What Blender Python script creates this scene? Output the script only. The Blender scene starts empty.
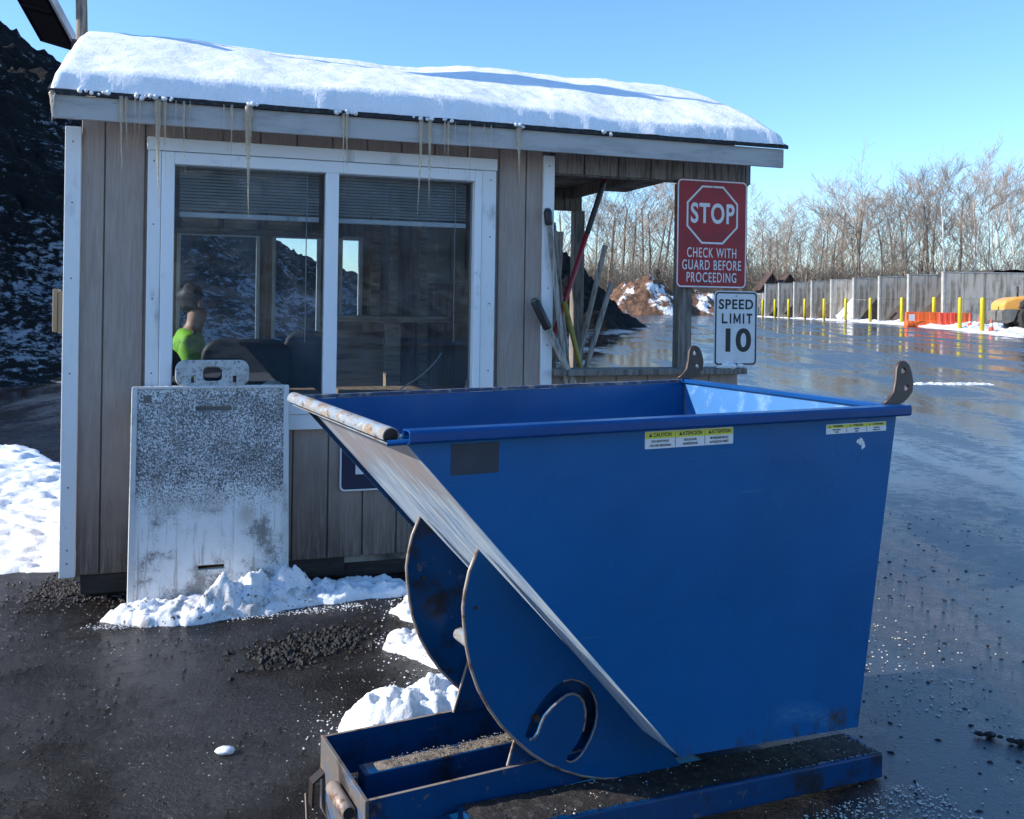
import bpy, bmesh, math, random
from math import sin, cos, pi, radians, sqrt, atan2, hypot
from mathutils import Vector, Matrix, noise
random.seed(7)
S = bpy.context.scene
C = S.collection

# ------------------------------------------------------------------ helpers
class MB:
    def __init__(s): s.v = []; s.f = []
    def add(s, vs, fs):
        n = len(s.v); s.v += [tuple(v) for v in vs]; s.f += [tuple(i + n for i in f) for f in fs]; return s
    def box(s, x0, x1, y0, y1, z0, z1, M=None):
        vs = [Vector((x, y, z)) for x in (x0, x1) for y in (y0, y1) for z in (z0, z1)]
        if M is not None: vs = [M @ v for v in vs]
        return s.add(vs, [(0,1,3,2),(4,6,7,5),(0,4,5,1),(2,3,7,6),(0,2,6,4),(1,5,7,3)])
    def prism(s, poly, axis, a0, a1):
        """poly in the two remaining axes (order x,y,z minus axis)"""
        def mk(p, a):
            if axis == 0: return (a, p[0], p[1])
            if axis == 1: return (p[0], a, p[1])
            return (p[0], p[1], a)
        n = len(poly)
        vs = [mk(p, a0) for p in poly] + [mk(p, a1) for p in poly]
        fs = [tuple(range(n)), tuple(range(2*n-1, n-1, -1))]
        fs += [(i, i+n, (i+1) % n + n, (i+1) % n) for i in range(n)]
        return s.add(vs, fs)
    def tube(s, pts, rad, n=10, cap=True, hollow=False):
        pts = [Vector(p) for p in pts]; rs = rad if isinstance(rad, (list, tuple)) else [rad]*len(pts)
        base = len(s.v); rings = []
        for i, p in enumerate(pts):
            d = (pts[min(i+1, len(pts)-1)] - pts[max(i-1, 0)]).normalized()
            a = d.orthogonal().normalized() if i == 0 else (prev - d*prev.dot(d)).normalized()
            prev = a; b = d.cross(a)
            rings.append([p + a*cos(2*pi*k/n)*rs[i] + b*sin(2*pi*k/n)*rs[i] for k in range(n)])
        vs = [v for r in rings for v in r]
        fs = []
        for i in range(len(pts)-1):
            for k in range(n):
                fs.append((i*n+k, i*n+(k+1) % n, (i+1)*n+(k+1) % n, (i+1)*n+k))
        if cap: fs += [tuple(reversed(range(n))), tuple((len(pts)-1)*n+k for k in range(n))]
        return s.add(vs, fs)
    def lathe(s, prof, n=20, c=(0,0,0)):
        vs = [(c[0]+r*cos(2*pi*k/n), c[1]+r*sin(2*pi*k/n), c[2]+z) for r, z in prof for k in range(n)]
        fs = [(i*n+k, i*n+(k+1) % n, (i+1)*n+(k+1) % n, (i+1)*n+k) for i in range(len(prof)-1) for k in range(n)]
        fs += [tuple(reversed(range(n))), tuple((len(prof)-1)*n+k for k in range(n))]
        return s.add(vs, fs)
    def lump(s, c, r, seed=0, sub=1, sq=(1,1,1), rough=.35):
        bm = bmesh.new(); bmesh.ops.create_icosphere(bm, subdivisions=sub, radius=1)
        vs = []
        for v in bm.verts:
            k = 1 + rough*noise.noise(v.co*1.7 + Vector((seed*3.1, seed*1.7, seed)))
            vs.append((c[0]+v.co.x*r*k*sq[0], c[1]+v.co.y*r*k*sq[1], c[2]+v.co.z*r*k*sq[2]))
        fs = [tuple(v.index for v in f.verts) for f in bm.faces]; bm.free()
        return s.add(vs, fs)
    def build(s, name, mat, parent=None, bevel=0, smooth=False, loc=None, rz=0, seg=2):
        me = bpy.data.meshes.new(name); me.from_pydata(s.v, [], s.f)
        bm = bmesh.new(); bm.from_mesh(me); bmesh.ops.recalc_face_normals(bm, faces=bm.faces); bm.to_mesh(me); bm.free()
        o = bpy.data.objects.new(name, me); C.objects.link(o)
        if mat: me.materials.append(mat)
        if parent: o.parent = parent
        if loc: o.location = loc; o.rotation_euler = (0, 0, rz)
        if bevel:
            m = o.modifiers.new('Bevel', 'BEVEL'); m.width = bevel; m.segments = seg; m.limit_method = 'ANGLE'; m.angle_limit = radians(40)
        if smooth or bevel:
            for p in me.polygons: p.use_smooth = bool(smooth)
        return o
def meshobj(name, me, mat, parent=None):
    o = bpy.data.objects.new(name, me); C.objects.link(o)
    if mat: me.materials.clear(); me.materials.append(mat)
    if parent: o.parent = parent
    return o
def tag(o, label=None, cat=None, group=None, kind=None):
    if label: o['label'] = label
    if cat: o['category'] = cat
    if group: o['group'] = group
    if kind: o['kind'] = kind
    return o
def empty(name, loc, rz=0, label=None, cat=None, group=None):
    o = bpy.data.objects.new(name, None); C.objects.link(o); o.location = loc; o.rotation_euler = (0, 0, rz); o.empty_display_size = .1
    return tag(o, label, cat, group)
def copy_tree(o, parent=None):
    c = o.copy(); C.objects.link(c); c.parent = parent
    for ch in list(o.children): copy_tree(ch, c)
    return c
def plate2d(name, outer, holes, thick, mat, parent=None, y=0.0, bevel=0):
    """flat plate, outline in (x,z), thickness along y centred on y"""
    cu = bpy.data.curves.new(name, 'CURVE'); cu.dimensions = '2D'; cu.fill_mode = 'BOTH'; cu.extrude = thick/2; cu.bevel_depth = bevel; cu.bevel_resolution = 1
    if bevel: cu.extrude = max(thick/2-bevel, .0002)
    for pts in [outer]+holes:
        sp = cu.splines.new('POLY'); sp.points.add(len(pts)-1); sp.use_cyclic_u = True
        for i, p in enumerate(pts): sp.points[i].co = (p[0], p[1], 0, 1)
    return conv(name, cu, mat, parent, y)
def conv(name, cu, mat, parent, y, off=(0,0)):
    t = bpy.data.objects.new('tmp', cu); C.objects.link(t)
    bpy.context.view_layer.update()
    dg = bpy.context.evaluated_depsgraph_get()
    me = bpy.data.meshes.new_from_object(t.evaluated_get(dg))
    bpy.data.objects.remove(t); bpy.data.curves.remove(cu)
    for v in me.vertices:
        x, yy, z = v.co; v.co = (x+off[0], -z+y, yy+off[1])
    me.name = name
    return meshobj(name, me, mat, parent)
def text2d(name, body, size, x, z, y, mat, parent, bold=0.0, sx=1.0, sp=1.0, thick=.0006, align='CENTER'):
    cu = bpy.data.curves.new(name, 'FONT'); cu.body = body; cu.size = size; cu.align_x = align; cu.align_y = 'CENTER'
    cu.extrude = thick; cu.offset = bold; cu.space_character = sp; cu.space_line = 1.0
    o = conv(name, cu, mat, parent, y)
    for v in o.data.vertices: v.co.x = v.co.x*sx + x; v.co.z += z
    return o
def rrect(x0, x1, z0, z1, r, n=5):
    out = []
    for cx, cz, a in ((x1-r, z1-r, 0), (x0+r, z1-r, 90), (x0+r, z0+r, 180), (x1-r, z0+r, 270)):
        for k in range(n+1):
            t = radians(a + 90*k/n); out.append((cx+r*cos(t), cz+r*sin(t)))
    return out
def inpoly(x, y, P):
    c = False; j = len(P)-1
    for i in range(len(P)):
        if (P[i][1] > y) != (P[j][1] > y) and x < (P[j][0]-P[i][0])*(y-P[i][1])/(P[j][1]-P[i][1])+P[i][0]: c = not c
        j = i
    return c
def dpoly(x, y, P):
    d = 1e9
    for i in range(len(P)):
        a, b = P[i], P[(i+1) % len(P)]; dx, dy = b[0]-a[0], b[1]-a[1]
        t = max(0, min(1, ((x-a[0])*dx+(y-a[1])*dy)/(dx*dx+dy*dy+1e-9)))
        d = min(d, hypot(x-a[0]-t*dx, y-a[1]-t*dy))
    return d
def fbm(x, y, z=0, o=4):
    v = 0; a = 1; f = 1
    for _ in range(o): v += a*noise.noise(Vector((x*f, y*f, z+f))); a *= .5; f *= 2.03
    return v
def G(y): return .013*min(max(y-8, 0), 50)

# ------------------------------------------------------------------ materials
def new_mat(name):
    m = bpy.data.materials.new(name); m.use_nodes = True; nt = m.node_tree
    return m, nt, nt.nodes['Principled BSDF'], nt.nodes['Material Output']
def coords(nt, sc=(1,1,1), rot=(0,0,0)):
    tc = nt.nodes.new('ShaderNodeTexCoord'); mp = nt.nodes.new('ShaderNodeMapping')
    mp.inputs['Scale'].default_value = sc; mp.inputs['Rotation'].default_value = rot
    nt.links.new(tc.outputs['Object'], mp.inputs['Vector']); return mp.outputs['Vector']
def nz(nt, vec, scale, detail=5, rough=.6, dist=0):
    n = nt.nodes.new('ShaderNodeTexNoise'); n.inputs['Scale'].default_value = scale; n.inputs['Detail'].default_value = detail
    n.inputs['Roughness'].default_value = rough; n.inputs['Distortion'].default_value = dist
    nt.links.new(vec, n.inputs['Vector']); return n.outputs['Fac']
def mr(nt, val, a, b, c=0.0, d=1.0, smooth=True):
    n = nt.nodes.new('ShaderNodeMapRange'); n.interpolation_type = 'SMOOTHSTEP' if smooth else 'LINEAR'
    for i, x in enumerate((a, b, c, d)): n.inputs[1+i].default_value = x
    nt.links.new(val, n.inputs[0]); return n.outputs[0]
def mixc(nt, fac, a, b):
    n = nt.nodes.new('ShaderNodeMix'); n.data_type = 'RGBA'
    if hasattr(fac, 'links') or not isinstance(fac, (int, float)): nt.links.new(fac, n.inputs[0])
    else: n.inputs[0].default_value = fac
    for k, c in ((6, a), (7, b)):
        if isinstance(c, tuple): n.inputs[k].default_value = (*c, 1)
        else: nt.links.new(c, n.inputs[k])
    return n.outputs[2]
def mth(nt, op, a, b=0.5):
    n = nt.nodes.new('ShaderNodeMath'); n.operation = op
    for k, c in ((0, a), (1, b)):
        if isinstance(c, (int, float)): n.inputs[k].default_value = c
        else: nt.links.new(c, n.inputs[k])
    return n.outputs[0]
def mat(name, base, layers=(), rough=.5, rl=None, bump=(), metal=0, spec=.5, coat=0, sss=0):
    """layers: (colour, noise scale, lo, hi, stretch)  rl: (scale, lo, hi, r0, r1)  bump: (scale, strength, distance, stretch)"""
    m, nt, B, out = new_mat(name)
    col = base
    for c, sc, lo, hi, st in layers:
        col = mixc(nt, mr(nt, nz(nt, coords(nt, st), sc, 6, .65), lo, hi), col, c)
    if isinstance(col, tuple): B.inputs['Base Color'].default_value = (*col, 1)
    else: nt.links.new(col, B.inputs['Base Color'])
    B.inputs['Roughness'].default_value = rough; B.inputs['Metallic'].default_value = metal
    B.inputs['Specular IOR Level'].default_value = spec; B.inputs['Coat Weight'].default_value = coat; B.inputs['Coat Roughness'].default_value = .08
    if rl: nt.links.new(mr(nt, nz(nt, coords(nt), rl[0], 4), rl[1], rl[2], rl[3], rl[4]), B.inputs['Roughness'])
    prev = None
    for sc, stg, dist, st in bump:
        b = nt.nodes.new('ShaderNodeBump'); b.inputs['Strength'].default_value = stg; b.inputs['Distance'].default_value = dist
        nt.links.new(nz(nt, coords(nt, st), sc, 6, .65), b.inputs['Height'])
        if prev: nt.links.new(prev, b.inputs['Normal'])
        prev = b.outputs['Normal']
    if prev: nt.links.new(prev, B.inputs['Normal'])
    if sss:
        B.inputs['Subsurface Weight'].default_value = sss; B.inputs['Subsurface Radius'].default_value = (.03, .035, .04); B.inputs['Subsurface Scale'].default_value = .5
    return m
U = (1,1,1)
M = {}
M['white_trim'] = mat('white_trim', (.80,.80,.79), [((.36,.37,.37), 6, .55, .75, (1,1,.3)), ((.2,.19,.18), 30, .68, .78, U)], .45, bump=[(40,.15,.002,U)])
M['fascia'] = mat('fascia', (.44,.43,.41), [((.25,.25,.25), 4, .45, .7, (.4,1,2)), ((.16,.15,.14), 25, .64, .75, (.3,1,3))], .6, bump=[(30,.25,.002,(.3,1,3))])
M['drip'] = mat('shingle_edge', (.018,.018,.02), [((.07,.075,.08), 30, .5, .7, U)], .8, bump=[(60,.8,.006,U)])
M['wood_gray'] = mat('weathered_post_wood', (.24,.205,.175), [((.08,.07,.062), 9, .4, .65, (6,6,.5)), ((.26,.24,.22), 14, .6, .75, (8,8,.5))], .8, bump=[(12,.6,.004,(8,8,.5))])
M['wood_dark'] = mat('damp_skid_timber', (.03,.024,.02), [((.06,.05,.042), 8, .45, .7, (.5,3,3))], .75, bump=[(20,.5,.004,U)])
M['soffit'] = mat('dark_plywood', (.30,.25,.20), [((.06,.05,.045), 5, .4, .7, U)], .8)
M['snow'] = mat('snow', (.85,.86,.87), [((.72,.74,.77), 5, .5, .8, U)], .6, bump=[(9,.6,.02,U), (60,.6,.006,U), (180,.4,.003,U)], spec=.3, sss=.25)
M['snow_dirty'] = mat('grimy_snow', (.80,.80,.81), [((.42,.39,.35), 8, .46, .70, U), ((.05,.042,.035), 40, .57, .66, U)], .65, bump=[(40,.6,.008,U), (130,.4,.003,U)], spec=.3, sss=.2)
M['white_plastic'] = mat('white_moulded_plastic', (.6,.6,.58), [((.3,.28,.25), 6, .5, .8, U)], .5)
M['red'] = mat('red_sign_sheeting', (.36,.010,.018), [((.22,.012,.02), 8, .4, .7, U)], .42, spec=.4)
M['white_sheet'] = mat('white_sign_sheeting', (.72,.72,.72), [((.55,.55,.54), 10, .5, .8, U)], .5)
M['black'] = mat('black_paint', (.012,.012,.013), rough=.5)
M['black_plastic'] = mat('black_plastic', (.018,.018,.02), [((.04,.04,.04), 20, .5, .7, U)], .45)
M['navy'] = mat('navy_sign_sheeting', (.008,.015,.045), rough=.45)
M['yellow_sticker'] = mat('yellow_sticker', (.62,.62,.05), rough=.4)
M['steel_gray'] = mat('gray_conduit', (.32,.32,.31), rough=.45, metal=.3)
M['tan_box'] = mat('tan_enclosure', (.26,.22,.15), [((.25,.22,.17), 6, .4, .7, U)], .55)
M['concrete'] = mat('cast_concrete', (.46,.405,.33), [((.20,.17,.135), 1.3, .46, .64, (2.5,1,.25)), ((.42,.39,.35), 3, .55, .7, (1,1,.3)), ((.12,.105,.09), .5, .5, .7, (2,1,1))], .85, bump=[(3,.3,.03,U)])
M['concrete_cap'] = mat('pale_concrete_edge', (.33,.31,.28), [((.45,.44,.42), 2, .5, .6, U)], .85)
M['bollard'] = mat('yellow_bollard_paint', (.62,.50,.02), [((.3,.25,.05), 3, .55, .75, U)], .5)
M['orange'] = mat('orange_barrier_plastic', (.75,.13,.02), [((.55,.1,.02), 2, .5, .75, U)], .5)
M['cone'] = mat('red_orange_cone', (.7,.07,.03), rough=.5)
M['loader'] = mat('orange_machine_paint', (.78,.36,.07), [((.4,.2,.06), 2, .55, .8, U)], .4)
M['loader_gray'] = mat('dirty_machine_gray', (.12,.115,.105), [((.2,.18,.15), 3, .4, .7, U)], .6)
M['rubber'] = mat('tyre_rubber', (.02,.02,.02), [((.07,.06,.05), 5, .5, .7, U)], .85)
M['mulch'] = mat('black_compost', (.011,.009,.008), [((.028,.022,.018), 2.5, .45, .65, U), ((.004,.004,.004), 7, .5, .6, U)], .9, bump=[(5,1,.12,U), (22,1,.05,U)], spec=.2)
M['bay_soil'] = mat('brown_bay_mulch', (.055,.036,.026), [((.10,.07,.05), 3, .5, .7, U)], .9, bump=[(4,.8,.1,U)])
M['chips'] = mat('orange_wood_chips', (.20,.10,.055), [((.07,.04,.025), 1.5, .42, .6, U), ((.30,.17,.09), 3, .55, .7, U), ((.75,.78,.82), .45, .52, .58, (1,1,.6))], .9, bump=[(2.5,1,.3,U)])
M['roof_brown'] = mat('brown_shingles', (.09,.055,.04), [((.05,.03,.025), 3, .4, .6, U)], .85)
M['bark'] = mat('gray_bark', (.24,.20,.165), [((.09,.07,.06), 2, .4, .7, (3,3,.5))], .9)
M['twigs'] = mat('gray_brown_twigs', (.38,.30,.235), [((.24,.185,.14), .4, .4, .6, U)], .9)
M['birch'] = mat('white_birch_bark', (.75,.73,.70), [((.08,.07,.06), 3, .62, .66, (1,1,4))], .7)
M['brush'] = mat('brown_brushwood', (.17,.13,.095), [((.25,.19,.14), .15, .4, .6, U)], .95)
M['pine'] = mat('dark_pine_needles', (.022,.038,.018), [((.05,.07,.03), 1.5, .5, .7, U)], .8)
M['chair'] = mat('black_chair_fabric', (.005,.005,.006), rough=.6)
M['panel_brown'] = mat('brown_wall_panelling', (.40,.27,.17), [((.22,.13,.07), 6, .4, .7, (6,1,.4))], .6)
M['desk'] = mat('raw_pine_board', (.55,.42,.27), [((.2,.13,.07), 8, .4, .7, (.4,4,4))], .6)
M['cabinet'] = mat('pale_cabinet_paint', (.42,.41,.36), rough=.5)
M['hivis'] = mat('hi_vis_lime_fabric', (.24,.52,.02), [((.09,.2,.02), 9, .45, .65, U)], .75)
M['reflect'] = mat('black_strap', (.02,.02,.02), rough=.6)
M['skin'] = mat('skin', (.42,.22,.15), rough=.55)
M['hair'] = mat('dark_hair', (.018,.012,.009), rough=.6)
M['trousers'] = mat('dark_trousers', (.02,.022,.03), rough=.8)
M['blind'] = mat('off_white_blind', (.5,.48,.43), rough=.5)
M['tool_gray'] = mat('weathered_handle_wood', (.42,.36,.30), [((.1,.085,.07), 10, .4, .7, (6,6,.4))], .75, bump=[(20,.4,.002,(6,6,.4))])
M['tool_red'] = mat('red_fibreglass', (.36,.02,.03), [((.2,.02,.02), 15, .55, .7, U)], .4)
M['tool_yellow'] = mat('yellow_fibreglass', (.42,.3,.04), [((.2,.14,.04), 12, .5, .7, U)], .45)
M['steel_dark'] = mat('dark_steel', (.05,.04,.035), [((.10,.05,.03), 12, .5, .7, U)], .5, metal=.6)
M['lug'] = mat('brown_primer_steel', (.06,.04,.035), [((.12,.065,.045), 30, .5, .7, U)], .5, metal=.2)
M['rust_edge'] = mat('worn_cut_edge', (.32,.26,.22), [((.16,.08,.05), 20, .5, .65, U)], .5, metal=.3)
M['clod'] = mat('wet_black_dirt', (.006,.005,.0045), [((.014,.011,.009), 30, .5, .7, U)], .7, bump=[(60,1,.01,U)])
M['grain'] = mat('salt_and_ice_grains', (.62,.58,.52), rough=.4)
M['ice'] = None
M['solar_back'] = mat('solar_backsheet', (.004,.004,.006), rough=.9, spec=0)
M['alu'] = mat('anodised_frame', (.42,.47,.55), rough=.35, metal=.5)
M['glass_blue'] = mat('solar_glass', (.02,.04,.1), rough=.08)
M['vinyl'] = mat('vinyl_window_frame', (.82,.83,.84), [((.45,.46,.47), 8, .6, .8, U)], .38)

def glass_mat(name, tint=(.88,.92,.94), refl=1.0, rough=.0):
    m, nt, B, out = new_mat(name); nt.nodes.remove(B)
    t = nt.nodes.new('ShaderNodeBsdfTransparent'); t.inputs[0].default_value = (*tint, 1)
    g = nt.nodes.new('ShaderNodeBsdfGlossy'); g.inputs['Roughness'].default_value = rough; g.inputs[0].default_value = (refl, refl, refl, 1)
    f = nt.nodes.new('ShaderNodeFresnel'); f.inputs['IOR'].default_value = 1.42
    d = nt.nodes.new('ShaderNodeBsdfDiffuse'); d.inputs[0].default_value = (.5,.55,.6,1)
    mx = nt.nodes.new('ShaderNodeMixShader'); mx2 = nt.nodes.new('ShaderNodeMixShader')
    nt.links.new(mr(nt, nz(nt, coords(nt, (1,1,.5)), 2.5, 5), .40, .75, .02, .10), mx2.inputs[0])
    nt.links.new(f.outputs[0], mx.inputs[0]); nt.links.new(t.outputs[0], mx.inputs[1]); nt.links.new(g.outputs[0], mx.inputs[2])
    nt.links.new(mx.outputs[0], mx2.inputs[1]); nt.links.new(d.outputs[0], mx2.inputs[2]); nt.links.new(mx2.outputs[0], out.inputs[0])
    return m
M['glass'] = glass_mat('dusty_window_glass')
M['glass_green'] = mat('cab_glass', (.02,.06,.055), rough=.1)
def ice_mat():
    m, nt, B, out = new_mat('amber_ice')
    B.inputs['Base Color'].default_value = (.88,.72,.54,1); B.inputs['Roughness'].default_value = .15
    B.inputs['Transmission Weight'].default_value = .7; B.inputs['IOR'].default_value = 1.31
    B.inputs['Subsurface Weight'].default_value = .4; B.inputs['Subsurface Radius'].default_value = (.02,.015,.01)
    return m
M['ice'] = ice_mat()

# vertical board siding, paint worn and darker towards the damp bottom (soil splash stain)
def siding_mat():
    m, nt, B, out = new_mat('weathered_siding')
    v = coords(nt, (7, 7, .35)); v2 = coords(nt, (2.2,2.2,.9)); tc = coords(nt)
    grain = nz(nt, v, 9, 8, .7, 1.2); patch = nz(nt, v2, 3, 5)
    sep = nt.nodes.new('ShaderNodeSeparateXYZ'); nt.links.new(tc, sep.inputs[0])
    low = mr(nt, mth(nt, 'ADD', sep.outputs['Z'], mth(nt, 'MULTIPLY', patch, -.7)), -.35, .72, .92, 0)
    c = mixc(nt, mr(nt, grain, .36, .74), (.42,.335,.285), (.29,.23,.195))
    c = mixc(nt, mr(nt, patch, .45, .7, 0, .5), c, (.31,.245,.205))
    wet = mixc(nt, mr(nt, grain, .45, .62), (.085,.058,.044), (.21,.165,.135))
    c = mixc(nt, low, c, wet)
    nt.links.new(c, B.inputs['Base Color'])
    B.inputs['Roughness'].default_value = .72
    b = nt.nodes.new('ShaderNodeBump'); b.inputs['Strength'].default_value = .7; b.inputs['Distance'].default_value = .004
    nt.links.new(grain, b.inputs['Height']); nt.links.new(b.outputs[0], B.inputs['Normal'])
    return m
M['siding'] = siding_mat()

def blue_mat(name, worn=0.0, dirt=0.0, base=(.0001,.080,.235)):
    m, nt, B, out = new_mat(name)
    v = coords(nt)
    c = mixc(nt, mr(nt, nz(nt, v, 1.6, 4), .35, .7), base, tuple(x*.78 for x in base))
    if worn: c = mixc(nt, mr(nt, nz(nt, coords(nt, (1,1,1)), 14, 8, .75), .66-.2*worn, .72-.2*worn, 0, .8), c, (.16,.12,.10))
    c = mixc(nt, mr(nt, nz(nt, coords(nt, (9,9,.6)), 6, 5, .6), .66, .78, 0, .35), c, (.05,.16,.36))
    if dirt: c = mixc(nt, mr(nt, nz(nt, coords(nt, (1,3,1)), 5, 8, .7), .62-.25*dirt, .78-.25*dirt, 0, .92), c, (.02,.017,.016))
    nt.links.new(c, B.inputs['Base Color'])
    nt.links.new(mr(nt, nz(nt, v, 5, 5), .35, .75, .28, .5), B.inputs['Roughness']); B.inputs['Specular IOR Level'].default_value = .22
    b = nt.nodes.new('ShaderNodeBump'); b.inputs['Strength'].default_value = .12; b.inputs['Distance'].default_value = .02
    nt.links.new(nz(nt, v, 2.2, 3), b.inputs['Height']); nt.links.new(b.outputs[0], B.inputs['Normal'])
    return m
M['blue'] = blue_mat('blue_enamel')
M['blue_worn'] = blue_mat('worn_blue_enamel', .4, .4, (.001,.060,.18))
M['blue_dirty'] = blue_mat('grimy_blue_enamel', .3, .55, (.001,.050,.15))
M['blue_rail'] = blue_mat('blue_rail_enamel', 0, 0, (.004,.06,.22))
def side_mat():
    """hopper side: enamel with a scuffed arc, a rubbed rust spot and a few fine scratches"""
    m, nt, B, out = new_mat('scuffed_blue_enamel')
    v = coords(nt); sep = nt.nodes.new('ShaderNodeSeparateXYZ'); nt.links.new(v, sep.inputs[0])
    c = mixc(nt, mr(nt, nz(nt, v, 1.6, 4), .35, .7), (.0001,.100,.285), (.0001,.082,.235))
    def blob(cx, cz, r0, r1):
        d = nt.nodes.new('ShaderNodeVectorMath'); d.operation = 'DISTANCE'; cb = nt.nodes.new('ShaderNodeCombineXYZ')
        nt.links.new(sep.outputs['X'], cb.inputs[0]); nt.links.new(sep.outputs['Z'], cb.inputs[2]); nt.links.new(cb.outputs[0], d.inputs[0])
        d.inputs[1].default_value = (cx, 0, cz); return mr(nt, d.outputs['Value'], r0, r1, 1, 0), d.outputs['Value']
    arc, dist = blob(-.47, .02, .1, .2)
    ring = mth(nt, 'MULTIPLY', mr(nt, dist, .27, .30), mr(nt, dist, .31, .36, 1, 0))
    ring = mth(nt, 'MULTIPLY', ring, mr(nt, sep.outputs['X'], -.56, -.46)); ring = mth(nt, 'MULTIPLY', ring, mr(nt, sep.outputs['X'], -.32, -.24, 1, 0))
    ring = mth(nt, 'MULTIPLY', ring, mr(nt, nz(nt, coords(nt, (3,3,20)), 8), .4, .65, .1, .55))
    c = mixc(nt, ring, c, (.09,.22,.38))
    spot, _ = blob(-.25, .275, .0, .065); spot = mth(nt, 'MULTIPLY', spot, mr(nt, nz(nt, v, 30, 6), .35, .6, 0, 1.2))
    c = mixc(nt, spot, c, (.05,.045,.04))
    low = mth(nt, 'MULTIPLY', mr(nt, sep.outputs['Z'], .24, .32, 1, 0), mr(nt, nz(nt, v, 22, 6), .5, .62, 0, .8))
    c = mixc(nt, low, c, (.03,.035,.045))
    c = mixc(nt, mr(nt, nz(nt, coords(nt, (30,30,1.2)), 3, 3, .5), .68, .78, 0, .25), c, (.06,.20,.38))
    c = mixc(nt, mr(nt, nz(nt, coords(nt, (1.1,1,40), (0,radians(3),0)), 2.2, 3, .5), .70, .74, 0, .3), c, (.08,.22,.36))
    c = mixc(nt, mth(nt, 'MULTIPLY', mr(nt, nz(nt, coords(nt, (14,14,.8)), 3, 6, .65), .52, .72), mr(nt, sep.outputs['Z'], .2, .75, .35, 0)), c, (.02,.03,.045))
    nt.links.new(c, B.inputs['Base Color'])
    nt.links.new(mr(nt, nz(nt, v, 5, 5), .35, .75, .26, .45), B.inputs['Roughness']); B.inputs['Specular IOR Level'].default_value = .22
    b = nt.nodes.new('ShaderNodeBump'); b.inputs['Strength'].default_value = .3; b.inputs['Distance'].default_value = .03
    nt.links.new(nz(nt, v, 1.6, 3), b.inputs['Height']); nt.links.new(b.outputs[0], B.inputs['Normal'])
    return m
M['blue_side'] = side_mat()
def chute_mat():
    m, nt, B, out = new_mat('rubbed_chute_steel')
    # streaks run down the slope: rotate so the slope is the stretched axis
    v = coords(nt, (1,1,1), (0, radians(-48), 0)); mp = nt.nodes.new('ShaderNodeMapping'); mp.inputs['Scale'].default_value = (.9, 12, 12)
    nt.links.new(v, mp.inputs['Vector']); vv = mp.outputs['Vector']
    n1 = nz(nt, vv, 4, 8, .7); n2 = nz(nt, vv, 11, 8, .7); n3 = nz(nt, coords(nt), 2.2, 4)
    c = mixc(nt, mr(nt, n1, .42, .64), (.50,.56,.62), (.12,.26,.46))
    c = mixc(nt, mr(nt, n2, .52, .66), c, (.68,.69,.68))
    sep = nt.nodes.new('ShaderNodeSeparateXYZ'); nt.links.new(coords(nt), sep.inputs[0])
    up = mr(nt, sep.outputs['Z'], .75, 1.25)
    r = mth(nt, 'MULTIPLY', mr(nt, mth(nt, 'ADD', mth(nt, 'ADD', mth(nt, 'MULTIPLY', n1, .5), mth(nt, 'MULTIPLY', n3, .5)), mth(nt, 'MULTIPLY', up, .14)), .58, .69), .65)
    c = mixc(nt, mr(nt, n3, .50, .62, 0, .6), c, (.10,.22,.42))
    c = mixc(nt, r, c, (.42,.29,.19))
    nt.links.new(c, B.inputs['Base Color']); B.inputs['Metallic'].default_value = 0
    nt.links.new(mr(nt, n2, .3, .7, .3, .5), B.inputs['Roughness'])
    return m
M['chute'] = chute_mat()
M['lip'] = mat('rubbed_lip_paint', (.24,.30,.36), [((.27,.20,.14), 26, .42, .60, (1,.4,1)), ((.13,.07,.045), 40, .54, .64, (1,.5,1)), ((.42,.40,.36), 50, .56, .66, U)], .45, bump=[(40,.3,.003,U)])
M['rear_in'] = mat('rubbed_inner_blue', (.03,.15,.38), [((.14,.28,.47), 10, .5, .7, (1,1,1)), ((.3,.25,.22), 24, .66, .72, U)], .45)

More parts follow.
